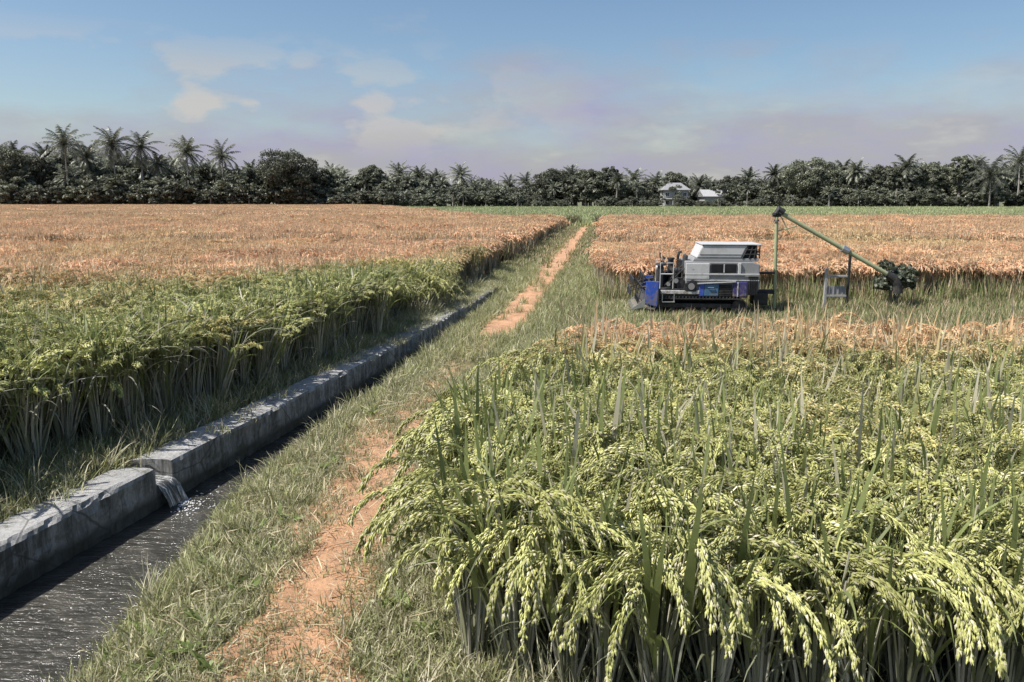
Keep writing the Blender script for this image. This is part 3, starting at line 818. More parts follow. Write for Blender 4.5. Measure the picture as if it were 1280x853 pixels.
def broadleaf(seed, h, rx, trunk_h, ncl=26, per=150, size=0.50, flat=0.75):
    r = np.random.default_rng(seed)
    tk = MB(); cr = MB()
    cz = trunk_h + (h - trunk_h) * 0.5; rz = (h - trunk_h) * 0.5
    C = []; Rd = []
    for i in range(ncl):
        if i % 3:
            m = max(1, ncl * 2 // 3); zz = 1 - 2 * ((i * 2 // 3) + 0.5) / m; an = (i * 2 // 3) * 2.39996 + r.normal(0, .25)
            d = np.array([math.sqrt(max(0, 1 - zz * zz)) * math.cos(an), math.sqrt(max(0, 1 - zz * zz)) * math.sin(an), zz]); q = r.uniform(0.68, 0.84)
        else:
            d = r.normal(size=3); d /= np.linalg.norm(d); q = r.uniform(0.1, 0.7)
        C.append((d[0] * rx * q, d[1] * rx * q, cz + d[2] * rz * q * 0.9)); Rd.append(r.uniform(0.16, 0.32) * min(rx, rz * 1.3))
    leafcloud(cr, r, C, Rd, per, size)
    base = [(0, 0, -0.3), (r.normal(0, .1), r.normal(0, .1), trunk_h * 0.6), (r.normal(0, .3), r.normal(0, .3), trunk_h + rz * 0.4)]
    tr = 0.035 * h
    tube(tk, base, [tr * 1.25, tr, tr * 0.7], 8)
    for i in range(min(9, ncl)):
        c = np.array(C[i]); s = np.array(base[1]) * 0.5 + np.array(base[2]) * 0.5
        tube(tk, [s, (s + c) * 0.5 + np.array([0, 0, -0.08 * h]) * r.random(), c], [tr * 0.55, tr * 0.35, tr * 0.12], 6)
    return tk, cr

def palm(seed, h, nfr=34, L=5.2, lw=0.26):
    r = random.Random(seed); tk = MB(); cr = MB()
    nfr = r.randint(24, 38); dr0 = r.uniform(120, 146); L *= r.uniform(0.92, 1.08)
    lean = r.uniform(-0.10, 0.10); az = r.uniform(0, 6.28)
    pts = []
    for i in range(9):
        t = i / 8; o = lean * h * t ** 1.6
        pts.append((o * math.cos(az), o * math.sin(az), h * t - 0.3 * (i == 0)))
    tube(tk, pts, [0.30 - 0.13 * (i / 8) + (0.12 if i == 0 else 0) for i in range(9)], 8)
    top = Vector(pts[-1])
    for k in range(nfr):
        a = k * 2.399 + r.uniform(-.25, .25)
        el = R(84) - R(dr0) * (k / nfr) ** 0.9 + r.uniform(-.12, .12)
        d = Vector((math.cos(a), math.sin(a), 0)); side = Vector((-d.y, d.x, 0))
        p = top.copy(); seg = 12; P = []; T = []
        ln = L * r.uniform(0.85, 1.1)
        for i in range(seg + 1):
            t = i / seg
            an = el - r.uniform(0.9, 1.15) * t ** 1.4
            dr = d * math.cos(an) + Vector((0, 0, math.sin(an)))
            P.append(p.copy()); T.append(dr); p = p + dr * ln / seg
        tube(cr, P[::3], [0.07, 0.05, 0.035, 0.025, 0.012], 3, 0, cap=False)
        for i in range(1, seg * 2):
            f = i / 2; j = min(int(f), seg - 1); u = f - j
            c = P[j].lerp(P[j + 1], u); tg = T[j]
            t = f / seg; ll = L * 0.20 * (math.sin(math.pi * (0.12 + 0.83 * t)) ** 0.7) * r.uniform(0.85, 1.15)
            for s in (-1, 1):
                dv = (side * s * 0.75 + tg * 0.45 + Vector((0, 0, -0.55 * r.uniform(0.6, 1.3)))).normalized()
                w = tg * lw * 0.5
                e = c + dv * ll
                cr.add([(c - w)[:], (c + w)[:], (e + w * 0.25)[:], (e - w * 0.25)[:]], [(0, 1, 2, 3)])
    # fruit cluster
    for k in range(7):
        a = r.uniform(0, 6.28)
        grain(cr, top + Vector((0.35 * math.cos(a), 0.35 * math.sin(a), -0.35 - 0.3 * r.random())), Vector((0, 0, 1)), 0.34, 0.15, 0, 6)
    return tk, cr

def at(px, Y): return (px - 640) / 1000.0 * (Y * 0.985 + 0.4)
def hgt(py, Y): return 2.6 - Y * math.tan(R(10.01) + math.atan((py - 426.5) / 1000.0))
def plant_tree(kind, px, py, Y, label, name, cat, group=None, wpx=None, seed=0, trunk=0.3):
    h = hgt(py, Y)
    root = thing(name, (at(px, Y), Y, 0), label, cat, group)
    if kind == 'palm':
        tk, cr = palm(seed, h - 2.6, L=1.12 * wpx * Y / 2000.0)
        tk.build('trunk', M['palm_bark'], root, True); cr.build('crown', M['palm_leaf'], root)
    else:
        rx = wpx * Y / 2000.0
        tk, cr = broadleaf(seed, h, rx, h * trunk, ncl=int(32 + rx * 3.4), per=260)
        tk.build('trunk', M['bark'], root, True); cr.build('crown', M['tree_leaf'], root)
    return root
GT = 'trees of the far tree line'
GP = 'coconut palms of the far tree line'
TREES = [
 ('tree', 14, 177, 262, 'dense dark tree at the far left end of the tree line', 'broadleaf_tree', 'tree', 62),
 ('tree', 52, 192, 268, 'lower dark tree between the leftmost tree and the first tall palm', 'broadleaf_tree', 'tree', 46),
 ('palm', 88, 171, 258, 'tall coconut palm with pale trunk, leftmost of the tall palms', 'coconut_palm', 'palm tree', 56),
 ('palm', 114, 187, 272, 'shorter palm squeezed between the leftmost tall palm and a tall pair', 'coconut_palm', 'palm tree', 40),
 ('palm', 148, 170, 260, 'tall coconut palm, left one of the close tall pair', 'coconut_palm', 'palm tree', 50),
 ('palm', 181, 173, 262, 'tall coconut palm, right one of the close tall pair', 'coconut_palm', 'palm tree', 52),
 ('palm', 238, 180, 262, 'lone coconut palm standing left of another above low bushes', 'coconut_palm', 'palm tree', 44),
 ('palm', 281, 185, 262, 'coconut palm just left of the broad dark tree', 'coconut_palm', 'palm tree', 44),
 ('tree', 318, 206, 268, 'small bushy tree at the left foot of the broad dark tree', 'broadleaf_tree', 'tree', 34),
 ('tree', 362, 184, 258, 'broad dark spreading tree with visible trunk, widest on the left', 'broadleaf_tree', 'tree', 84),
 ('tree', 404, 210, 266, 'low tree touching the right side of the broad dark tree', 'broadleaf_tree', 'tree', 36),
 ('palm', 427, 213, 300, 'small palm left of the narrow round-topped tree', 'coconut_palm', 'palm tree', 30),
 ('tree', 464, 203, 290, 'narrow round-topped tree standing alone between low palms', 'broadleaf_tree', 'tree', 38),
 ('palm', 498, 208, 310, 'palm just right of the narrow round-topped tree', 'coconut_palm', 'palm tree', 32),
 ('palm', 524, 212, 315, 'palm in the middle of the low stretch, left of a slightly taller one', 'coconut_palm', 'palm tree', 32),
 ('palm', 574, 211, 315, 'palm rising highest in the low middle stretch of trees', 'coconut_palm', 'palm tree', 34),
 ('palm', 602, 226, 330, 'lowest palm of the low middle stretch', 'coconut_palm', 'palm tree', 26),
 ('palm', 636, 222, 330, 'small palm left of the rounded tree near the path end', 'coconut_palm', 'palm tree', 28),
 ('tree', 690, 208, 290, 'rounded dense tree above the far end of the path', 'broadleaf_tree', 'tree', 52),
 ('tree', 734, 209, 285, 'dense tree between the rounded tree and the pointed one', 'broadleaf_tree', 'tree', 44),
 ('tree', 762, 201, 288, 'narrow pointed tree standing highest left of the houses', 'broadleaf_tree', 'tree', 28),
 ('palm', 792, 216, 300, 'palm between the pointed tree and the two-storey house', 'coconut_palm', 'palm tree', 36),
 ('tree', 843, 214, 296, 'round tree directly behind the two-storey house', 'broadleaf_tree', 'tree', 42),
 ('palm', 872, 222, 290, 'palm between the two-storey house and the white gabled house', 'coconut_palm', 'palm tree', 30),
 ('tree', 915, 218, 290, 'tree right behind the white gabled house', 'broadleaf_tree', 'tree', 44),
 ('palm', 936, 214, 300, 'thin palm left of the great domed tree', 'coconut_palm', 'palm tree', 30),
 ('tree', 1010, 196, 265, 'great domed tree, broadest crown in the right half', 'broadleaf_tree', 'tree', 86),
 ('palm', 1070, 205, 268, 'palm just right of the great domed tree', 'coconut_palm', 'palm tree', 36),
 ('tree', 1102, 203, 268, 'bushy tree between two palms right of the great domed tree', 'broadleaf_tree', 'tree', 44),
 ('palm', 1130, 198, 266, 'palm in the middle of the right-hand trees', 'coconut_palm', 'palm tree', 40),
 ('tree', 1160, 200, 268, 'bushy tree left of the tallest tree on the right', 'broadleaf_tree', 'tree', 44),
 ('tree', 1197, 187, 262, 'tall narrow tree, tallest on the right', 'broadleaf_tree', 'tree', 34),
 ('palm', 1236, 208, 250, 'low wide palm with long drooping fronds near the right edge', 'coconut_palm', 'palm tree', 56),
 ('palm', 206, 196, 268, 'half hidden palm right of the close tall pair', 'coconut_palm', 'palm tree', 36),
 ('palm', 547, 216, 318, 'palm between two others in the middle of the low stretch', 'coconut_palm', 'palm tree', 28),
 ('palm', 658, 220, 312, 'palm touching the left side of the rounded tree by the path end', 'coconut_palm', 'palm tree', 30),
 ('palm', 714, 211, 300, 'palm poking up between the rounded tree and the dense tree', 'coconut_palm', 'palm tree', 32),
 ('palm', 818, 219, 296, 'palm at the left shoulder of the two-storey house', 'coconut_palm', 'palm tree', 30),
 ('palm', 968, 208, 282, 'palm against the left flank of the great domed tree', 'coconut_palm', 'palm tree', 32),
 ('palm', 1050, 204, 280, 'palm peeking over the right flank of the great domed tree', 'coconut_palm', 'palm tree', 34),
 ('palm', 1216, 200, 270, 'palm between the tallest tree and the low wide palm', 'coconut_palm', 'palm tree', 38),
 ('palm', 1271, 191, 260, 'tall palm at the far right edge of the tree line', 'coconut_palm', 'palm tree', 46),
]
for i, (kind, px, py, Y, lab, nm, cat, w) in enumerate(TREES):
    plant_tree(kind, px, py, Y, lab, nm, cat, GP if kind == 'palm' else GT, w, 50 + i, 0.22)

# the undergrowth and the wood behind that reads as one mass
wsrc = []
for i in range(5):
    tk, cr = broadleaf(500 + i, 8.0, 4.6, 0.8, ncl=22, per=120, size=0.6)
    mb = MB(); merge(mb, tk, 0); merge(mb, cr, 1); wsrc.append(mb.mesh('wood_tree', [M['bark'], M['tree_leaf']]))
for i in range(2):
    tk, cr = palm(520 + i, 7.0, 20, 3.4, 0.16)
    mb = MB(); merge(mb, tk, 0); merge(mb, cr, 1); wsrc.append(mb.mesh('wood_palm', [M['palm_bark'], M['palm_leaf']]))
wood = src_collection('wood_tree', wsrc)
n = 1150
wx = rng.uniform(-340, 340, n); wyy = rng.uniform(276, 345, n)
pxl = wx / wyy * 1000 + 640
topy = np.interp(pxl, [-200, 0, 120, 200, 320, 400, 480, 560, 650, 700, 780, 850, 950, 1010, 1100, 1280, 1500], [190, 190, 194, 203, 211, 214, 221, 226, 232, 222, 223, 229, 224, 214, 211, 209, 205])
hh = (2.6 + wyy * (251 - topy) / 1000) * rng.uniform(0.7, 1.0, n)
s = hh / 8.0
scatter('woodland', wood, np.stack([wx, wyy, np.zeros(n)], -1), rand_rot(n, 0.03), np.stack([np.maximum(s, .6)] * 2 + [s], -1), 'dark wood behind the single trees')
n = 800
wx = rng.uniform(-290, 290, n); wyy = rng.uniform(252, 262, n)
s = rng.uniform(0.22, 0.62, n) * np.where(np.abs(wx - 50) < 45, 0.62, 1.0) * np.where(wx < -65, 1.5, 1.0)
upx = wx / wyy * 1000 + 640
kk = np.ones(n, bool)
for hx, hw_ in ((842, 26), (891, 28)): kk &= (np.abs(upx - hx) > hw_) | (s < 0.50)
wx, wyy, s = wx[kk], wyy[kk], s[kk] * np.where(rng.random(kk.sum()) < 0.2, 1.5, 1.0); n = len(wx)
scatter('undergrowth', wood, np.stack([wx, wyy, np.zeros(n)], -1), rand_rot(n, 0.03), np.stack([s * 1.2, s * 1.2, s], -1), 'dark bushes along the foot of the tree line')

# ------------------------------------------------------------------ houses
M['plaster'] = plain('plaster', (0.33, 0.33, 0.32), 0.8, dirt=0.7, scale=1.2, dirtcol=(0.3, 0.29, 0.27))
M['roof_pale'] = plain('roof_sheet_pale', (0.38, 0.38, 0.385), 0.5, dirt=0.7, scale=0.8, dirtcol=(0.3, 0.28, 0.26))
M['roof_grey'] = plain('roof_sheet_grey', (0.27, 0.27, 0.28), 0.55, dirt=0.5, scale=0.8, dirtcol=(0.17, 0.15, 0.14))
M['glass_dark'] = plain('glass_dark', (0.02, 0.022, 0.025), 0.08, dirt=0.15, scale=3)
M['wood_door'] = plain('wood_door', (0.16, 0.11, 0.075), 0.7)
M['frame_white'] = plain('frame_white', (0.7, 0.7, 0.68), 0.5, dirt=0.2)
def house(px, Y, w, d, wall_h, roof_h, label, roofmat, storeys=1, hip=False, rz=0.0):
    root = thing('house', (at(px, Y), Y, 0), label, 'house', 'houses under the far trees', rz)
    mb = MB(); box(mb, (0, 0, wall_h / 2), (w, d, wall_h)); mb.build('wall', M['plaster'], root)
    mb = MB(); e = 0.7; hw, hd = w / 2 + e, d / 2 + e; z0, z1 = wall_h + 0.003, wall_h + roof_h
    q = hw * (0.45 if hip else 1.0); th = 0.14
    def sh(dz): return [(-hw, -hd, z0 + dz), (hw, -hd, z0 + dz), (hw, hd, z0 + dz), (-hw, hd, z0 + dz), (-q, 0, z1 + dz), (q, 0, z1 + dz)]
    mb.add(sh(th) + sh(0), [(0, 1, 5, 4), (2, 3, 4, 5), (1, 2, 5), (3, 0, 4), (10, 11, 7, 6), (10, 11, 9, 8), (7, 8, 11), (9, 6, 10), (0, 6, 7, 1), (1, 7, 8, 2), (2, 8, 9, 3), (3, 9, 6, 0)])
    for k in range(int(hw * 2 / 0.6)):   # standing seams
        x = -hw + 0.3 + k * 0.6
        if abs(x) < q: tube(mb, [(x, -hd, z0 + th + 0.02), (x, 0, z1 + th + 0.02)], 0.04, 4)
    mb.build('roof', roofmat, root)
    for s in range(storeys):
        zc = s * 2.8 + 1.6
        for x in np.linspace(-w * 0.36, w * 0.36, max(2, int(w / 2.6))):
            if s == 0 and abs(x) < 0.9: continue
            mb = MB(); f = 0.08
            for (cx, cz, sx, sz) in ((0, 0.65, 1.3, f), (0, -0.65, 1.3, f), (-0.61, 0, f, 1.22), (0.61, 0, f, 1.22), (0, 0, 0.05, 1.22)):
                box(mb, (x + cx, -d / 2 - 0.045, zc + cz), (sx, 0.08, sz))
            wn = mb.build('window', M['frame_white'], root)
            mb = MB(); box(mb, (x, -d / 2 - 0.016, zc), (1.18, 0.03, 1.2)); mb.build('pane', M['glass_dark'], wn)
    mb = MB(); box(mb, (0, -d / 2 - 0.03, 1.05), (0.95, 0.055, 2.1)); dr = mb.build('door', M['wood_door'], root)
    mb = MB(); box(mb, (0.36, -d / 2 - 0.075, 1.0), (0.05, 0.03, 0.14)); mb.build('handle', M['frame_white'], dr)
    if storeys == 2:   # porch roof between the storeys
        mb = MB(); box(mb, (0, -d / 2 - 1.0, 2.95), (w + 0.6, 2.0, 0.12), rot=(R(8), 0, 0)); mb.build('porch_roof', roofmat, root)
        for x in (-w / 2, -w / 6, w / 6, w / 2):
            mb = MB(); box(mb, (x, -d / 2 - 1.8, 1.4), (0.18, 0.18, 2.8)); mb.build('post', M['frame_white'], root)
house(842, 279, 8.2, 7, 5.8, 2.4, 'two-storey house with grey hip roof and porch under the far trees', M['roof_grey'], 2, True)
house(891, 279, 8.6, 6.5, 3.6, 2.3, 'white gabled house right of the two-storey house', M['roof_pale'], 1, False, R(8))

# ------------------------------------------------------------------ harvester
M['paint_white'] = plain('paint_white', (0.50, 0.50, 0.495), 0.45, mud=0.9, dirt=0.6, scale=5, dirtcol=(0.30, 0.28, 0.25))
M['paint_grey'] = plain('paint_grey', (0.26, 0.265, 0.27), 0.5, mud=0.9, dirt=0.6, scale=5, dirtcol=(0.17, 0.16, 0.14))
M['paint_blue'] = plain('paint_blue', (0.03, 0.09, 0.45), 0.38, mud=0.7, dirt=0.45, scale=7, dirtcol=(0.10, 0.09, 0.09))
M['paint_teal'] = plain('paint_steel_blue', (0.04, 0.14, 0.27), 0.38, mud=0.7, dirt=0.45, scale=7, dirtcol=(0.12, 0.11, 0.10))
M['paint_violet'] = plain('paint_violet_blue', (0.05, 0.042, 0.16), 0.4, mud=0.7, dirt=0.4, scale=7)
M['dark_metal'] = plain('dark_metal', (0.028, 0.028, 0.03), 0.5, 0.3, dirt=0.6, scale=8, dirtcol=(0.12, 0.11, 0.095), bmp=0.2)
M['rubber'] = plain('rubber', (0.02, 0.02, 0.02), 0.85, dirt=0.6, scale=9, dirtcol=(0.13, 0.11, 0.085), bmp=0.3)
M['steel'] = plain('steel', (0.55, 0.55, 0.55), 0.35, 0.8, dirt=0.4, scale=8, dirtcol=(0.2, 0.17, 0.14))
M['seat_vinyl'] = plain('seat_vinyl', (0.03, 0.03, 0.032), 0.6)
M['pipe_green'] = plain('pipe_paint', (0.33, 0.36, 0.20), 0.5, dirt=0.6, scale=6, dirtcol=(0.2, 0.2, 0.14))
M['amber'] = plain('amber_lens', (0.55, 0.22, 0.03), 0.2, dirt=0.1)
M['lamp_glass'] = plain('lamp_glass', (0.75, 0.76, 0.76), 0.1, dirt=0.1)
M['worn_steel'] = plain('worn_steel', (0.42, 0.42, 0.41), 0.6, 0.2, dirt=0.75, scale=9, dirtcol=(0.19, 0.12, 0.08))
HY = 18.6
hv = thing('combine_harvester', (at(865, HY), HY, float(gz(4.2, HY))), 'small tracked rice combine with grey-white covers, blue panels and long unloading pipe', 'harvester', None, R(-5))
hv.scale = (0.94, 1.0, 1.0)
def part(name, mat, fn, parent=hv, smooth=False):
    mb = MB(); fn(mb); return mb.build(name, mat, parent, smooth)
# tracks
def track_mesh(y):
    def fn(mb):
        loop = []
        x0, x1, r, zc = -0.92, 1.02, 0.20, 0.215
        for i in range(13): a = R(-90 + 180 * i / 12); loop.append((x1 + r * math.cos(a), zc + r * math.sin(a)))
        for i in range(13): a = R(90 + 180 * i / 12); loop.append((x0 + r * math.cos(a), zc + r * math.sin(a)))
        inner = [(x1 + (x - x1) * 0.86 if x > x1 else (x0 + (x - x0) * 0.86 if x < x0 else x), zc + (z - zc) * 0.86) for x, z in loop]
        n = len(loop); hw = 0.17; V = []
        for (x, z), (xi, zi) in zip(loop, inner): V += [(x, y - hw, z), (x, y + hw, z), (xi, y + hw, zi), (xi, y - hw, zi)]
        F = []
        for i in range(n):
            j = (i + 1) % n
            for q in range(4): F.append((i * 4 + q, i * 4 + (q + 1) % 4, j * 4 + (q + 1) % 4, j * 4 + q))
        mb.add(V, F)
        for k in range(26):   # lugs
            t = -0.95 + k * 0.08
            for zz in (0.0, 0.43): box(mb, (t, y, zz + (0.003 if zz == 0 else 0)), (0.035, 0.34, 0.04), 0.006)
    return fn
for y in (-0.46, 0.46):
    t = part('crawler_track', M['rubber'], track_mesh(y))
    part('track_frame', M['dark_metal'], lambda mb: box(mb, (0.05, y, 0.235), (1.62, 0.22, 0.10), 0.01), t)
    for x in (-0.92, 1.02):
        def fn(mb, x=x): tube(mb, [(x, y - 0.12, 0.215), (x, y + 0.12, 0.215)], 0.165, 20)
        part('sprocket', M['dark_metal'], fn, t)
    for x in (-0.55, -0.18, 0.2, 0.58):
        def fn(mb, x=x): tube(mb, [(x, y - 0.13, 0.125), (x, y + 0.13, 0.125)], 0.082, 16)
        part('roller', M['dark_metal'], fn, t)
def chassis(mb):
    box(mb, (0.05, 0, 0.36), (2.0, 0.50, 0.14), 0.015)
    box(mb, (0.05, 0, 0.455), (2.35, 1.16, 0.05), 0.01)
part('chassis', M['dark_metal'], chassis)
# threshing body
part('body', M['paint_grey'], lambda mb: prism(mb, [(-0.26, 0.485), (1.42, 0.485), (1.48, 0.62), (1.48, 1.18), (1.30, 1.235), (-0.26, 1.235)], -0.58, 0.60, 0.025))
part('front_cover', M['paint_white'], lambda mb: box(mb, (0.02, -0.601, 1.02), (0.56, 0.045, 0.36), 0.015))
def strips(mb):
    box(mb, (0.60, -0.612, 0.955), (1.74, 0.03, 0.035), 0.006)
    box(mb, (0.60, -0.607, 0.82), (1.74, 0.02, 0.022), 0.004)
part('trim_rail', M['paint_white'], strips)
w_ = part('side_window', M['dark_metal'], lambda mb: box(mb, (0.63, -0.592, 1.09), (0.60, 0.03, 0.20), 0.01))
part('pane', M['glass_dark'], lambda mb: (box(mb, (0.48, -0.612, 1.09), (0.26, 0.012, 0.16)), box(mb, (0.79, -0.612, 1.09), (0.25, 0.012, 0.16))), w_)
part('mullion', M['paint_white'], lambda mb: box(mb, (0.636, -0.615, 1.09), (0.025, 0.016, 0.19)), w_)
part('rear_pillar', M['paint_white'], lambda mb: box(mb, (1.00, -0.60, 1.08), (0.07, 0.04, 0.26), 0.01))
# slanted apron below the white rail
part('apron_panel', M['paint_white'], lambda mb: prism(mb, [(0.02, 0.755), (0.92, 0.80), (0.92, 0.785), (0.02, 0.735)], -0.66, -0.58))
sp = part('side_panel', M['paint_teal'], lambda mb: box(mb, (0.36, -0.605, 0.595), (0.34, 0.05, 0.27), 0.018))
sp['label'] = 'steel blue side panel'
part('handle', M['steel'], lambda mb: tube(mb, [(0.27, -0.632, 0.66), (0.27, -0.655, 0.66), (0.41, -0.655, 0.66), (0.41, -0.632, 0.66)], 0.009, 6), sp)
sp = part('side_panel', M['paint_blue'], lambda mb: box(mb, (0.125, -0.605, 0.595), (0.125, 0.05, 0.27), 0.014)); sp['label'] = 'narrow bright blue side panel'
def louvre(mb):
    box(mb, (0.69, -0.592, 0.595), (0.31, 0.03, 0.27), 0.008)
    for k in range(7): box(mb, (0.69, -0.612, 0.49 + k * 0.036), (0.28, 0.03, 0.012), 0, (R(35), 0, 0))
part('louvre_grille', M['dark_metal'], louvre)
sp = part('side_panel', M['paint_violet'], lambda mb: box(mb, (1.03, -0.605, 0.62), (0.33, 0.05, 0.34), 0.02)); sp['label'] = 'dark violet-blue rear side panel'
part('panel_strip', M['paint_white'], lambda mb: box(mb, (0.975, -0.634, 0.62), (0.03, 0.012, 0.33), 0.004), sp)
def rearg(mb):
    box(mb, (1.335, -0.594, 0.70), (0.22, 0.03, 0.42), 0.008)
    for k in range(5): box(mb, (1.25 + k * 0.042, -0.613, 0.70), (0.012, 0.02, 0.38))
part('rear_grille', M['dark_metal'], rearg)
# grain tank and hood
part('grain_tank', M['paint_grey'], lambda mb: prism(mb, [(-0.10, 1.24), (1.44, 1.24), (1.46, 1.31), (-0.06, 1.31)], -0.54, 0.56, 0.012))
hood = part('hood', M['paint_white'], lambda mb: prism(mb, [(-0.02, 1.315), (1.04, 1.315), (1.18, 1.60), (0.12, 1.60)], -0.55, 0.56, 0.03))
part('hood_lip', M['paint_white'], lambda mb: box(mb, (0.80, 0.0, 1.617), (1.40, 1.14, 0.025), 0.01))
part('hood_seam', M['paint_grey'], lambda mb: box(mb, (0.56, -0.553, 1.40), (1.00, 0.012, 0.014), 0.002), hood)
cage = part('rear_cage', M['dark_metal'], lambda mb: [tube(mb, p, 0.016, 6) for p in (
    [(1.06, -0.54, 1.31), (1.20, -0.54, 1.60)], [(1.22, -0.54, 1.31), (1.30, -0.54, 1.60)], [(1.46, -0.54, 1.31), (1.46, -0.54, 1.60)], [(1.34, -0.54, 1.31), (1.38, -0.54, 1.60)],
    [(1.46, 0.54, 1.31), (1.46, 0.54, 1.60)], [(1.46, 0.0, 1.31), (1.46, 0.0, 1.60)],
    [(1.10, -0.54, 1.40), (1.46, -0.54, 1.40)], [(1.14, -0.54, 1.50), (1.46, -0.54, 1.50)], [(1.46, -0.54, 1.45), (1.46, 0.54, 1.45)])])
part('tank_screen', M['rubber'], lambda mb: prism(mb, [(1.06, 1.315), (1.42, 1.315), (1.42, 1.58), (1.20, 1.58)], -0.46, 0.5), cage)
# operator station
part('deck', M['dark_metal'], lambda mb: box(mb, (-0.58, -0.05, 0.60), (0.62, 1.08, 0.05), 0.008))
part('engine_block', M['dark_metal'], lambda mb: (box(mb, (-0.44, 0.22, 0.80), (0.34, 0.5, 0.34), 0.03), box(mb, (-0.40, -0.38, 0.74), (0.22, 0.26, 0.22), 0.03), tube(mb, [(-0.34, -0.50, 0.70), (-0.34, -0.57, 0.70)], 0.12, 16), tube(mb, [(-0.56, -0.50, 0.68), (-0.56, -0.56, 0.68)], 0.07, 14)))
seat = part('seat', M['seat_vinyl'], lambda mb: (box(mb, (-0.40, -0.08, 1.00), (0.34, 0.40, 0.09), 0.03), box(mb, (-0.23, -0.08, 1.19), (0.08, 0.40, 0.34), 0.03, (0, R(8), 0))))
part('seat_post', M['steel'], lambda mb: tube(mb, [(-0.40, -0.08, 0.62), (-0.40, -0.08, 0.96)], 0.03, 8), seat)
cons = part('control_console', M['dark_metal'], lambda mb: (box(mb, (-0.82, -0.06, 0.86), (0.14, 0.52, 0.50), 0.03), box(mb, (-0.80, -0.06, 1.13), (0.22, 0.56, 0.05), 0.015, (0, R(-14), 0))))
for yy in (-0.22, -0.06, 0.12):
    def fn(mb, yy=yy):
        tube(mb, [(-0.78, yy, 1.14), (-0.73, yy - 0.01, 1.27)], 0.009, 6); box(mb, (-0.727, yy - 0.01, 1.285), (0.035, 0.035, 0.05), 0.012)
    part('lever', M['dark_metal'], fn, cons)
part('lamp', M['lamp_glass'], lambda mb: tube(mb, [(-0.905, -0.25, 1.07), (-0.93, -0.25, 1.07)], 0.05, 14), cons)
for pp in ([[(-0.86, -0.58, 0.62), (-0.86, -0.58, 1.20), (-0.55, -0.58, 1.20), (-0.55, -0.58, 0.62)], [(-0.86, -0.58, 0.95), (-0.55, -0.58, 0.95)]], [[(-0.86, 0.5, 0.62), (-0.86, 0.5, 1.20), (-0.45, 0.5, 1.20), (-0.45, 0.5, 0.62)]]):
    part('handrail', M['paint_white'], lambda mb: [tube(mb, p, 0.014, 7) for p in pp])
part('exhaust_pipe', M['dark_metal'], lambda mb: tube(mb, [(-0.33, 0.42, 0.95), (-0.33, 0.42, 1.30), (-0.30, 0.42, 1.38), (-0.24, 0.42, 1.40)], 0.035, 10))
part('air_cleaner', M['dark_metal'], lambda mb: (tube(mb, [(-0.52, 0.30, 0.98), (-0.52, 0.30, 1.22)], 0.075, 14), tube(mb, [(-0.52, 0.30, 1.22), (-0.52, 0.30, 1.26)], 0.095, 14)))
part('side_rail', M['paint_white'], lambda mb: box(mb, (-0.38, -0.615, 0.545), (0.92, 0.045, 0.085), 0.012))
part('step', M['steel'], lambda mb: (box(mb, (-0.66, -0.66, 0.33), (0.30, 0.12, 0.02), 0.004), box(mb, (-0.80, -0.62, 0.42), (0.02, 0.03, 0.2)), box(mb, (-0.52, -0.62, 0.42), (0.02, 0.03, 0.2))))
# clutter of the engine bay
def hoses(mb):
    rr = random.Random(5)
    for k in range(9):
        a = Vector((rr.uniform(-0.75, -0.3), rr.uniform(-0.56, -0.2), rr.uniform(0.64, 0.9))); b = Vector((rr.uniform(-0.6, -0.2), rr.uniform(-0.5, 0.3), rr.uniform(0.75, 1.2)))
        m1 = a.lerp(b, 0.35) + Vector((rr.uniform(-.1, .1), -0.06, rr.uniform(-0.12, 0.16))); m2 = a.lerp(b, 0.7) + Vector((rr.uniform(-.08, .08), -0.04, rr.uniform(-0.1, 0.16)))
        tube(mb, [a, m1, m2, b], rr.uniform(0.012, 0.02), 6)
part('hose', M['rubber'], hoses)['kind'] = 'stuff'
part('radiator', M['dark_metal'], lambda mb: (box(mb, (-0.30, 0.30, 1.02), (0.10, 0.46, 0.40), 0.01), [box(mb, (-0.36, 0.30, 0.85 + 0.045 * k), (0.03, 0.44, 0.018)) for k in range(9)]))
part('fuel_tank', M['dark_metal'], lambda mb: (box(mb, (-0.62, 0.36, 0.76), (0.28, 0.34, 0.26), 0.04), tube(mb, [(-0.62, 0.30, 0.88), (-0.62, 0.30, 0.93)], 0.04, 10)))
part('belt_guard', M['dark_metal'], lambda mb: (prism(mb, [(-0.30, 0.62), (-0.24, 0.56), (0.0, 0.56), (0.02, 0.78), (-0.10, 0.84), (-0.28, 0.74)], -0.64, -0.60, 0.01)))
part('pulley', M['steel'], lambda mb: (tube(mb, [(-0.12, -0.64, 0.68), (-0.12, -0.665, 0.68)], 0.075, 16), tube(mb, [(-0.48, -0.57, 0.80), (-0.48, -0.60, 0.80)], 0.055, 14), tube(mb, [(-0.66, -0.56, 0.72), (-0.66, -0.60, 0.72)], 0.045, 14)))
part('hydraulic_cylinder', M['steel'], lambda mb: (tube(mb, [(-0.52, -0.30, 0.50), (-0.74, -0.30, 0.44)], 0.03, 10), tube(mb, [(-0.74, -0.30, 0.44), (-0.98, -0.30, 0.36)], 0.016, 8)))
part('chain_case', M['dark_metal'], lambda mb: prism(mb, [(-0.95, 0.40), (-0.60, 0.52), (-0.60, 0.66), (-0.98, 0.58)], -0.60, -0.52, 0.012))
part('mirror', M['dark_metal'], lambda mb: (tube(mb, [(-0.84, -0.56, 1.20), (-0.88, -0.62, 1.36)], 0.009, 6), box(mb, (-0.885, -0.625, 1.38), (0.03, 0.09, 0.12), 0.012)))
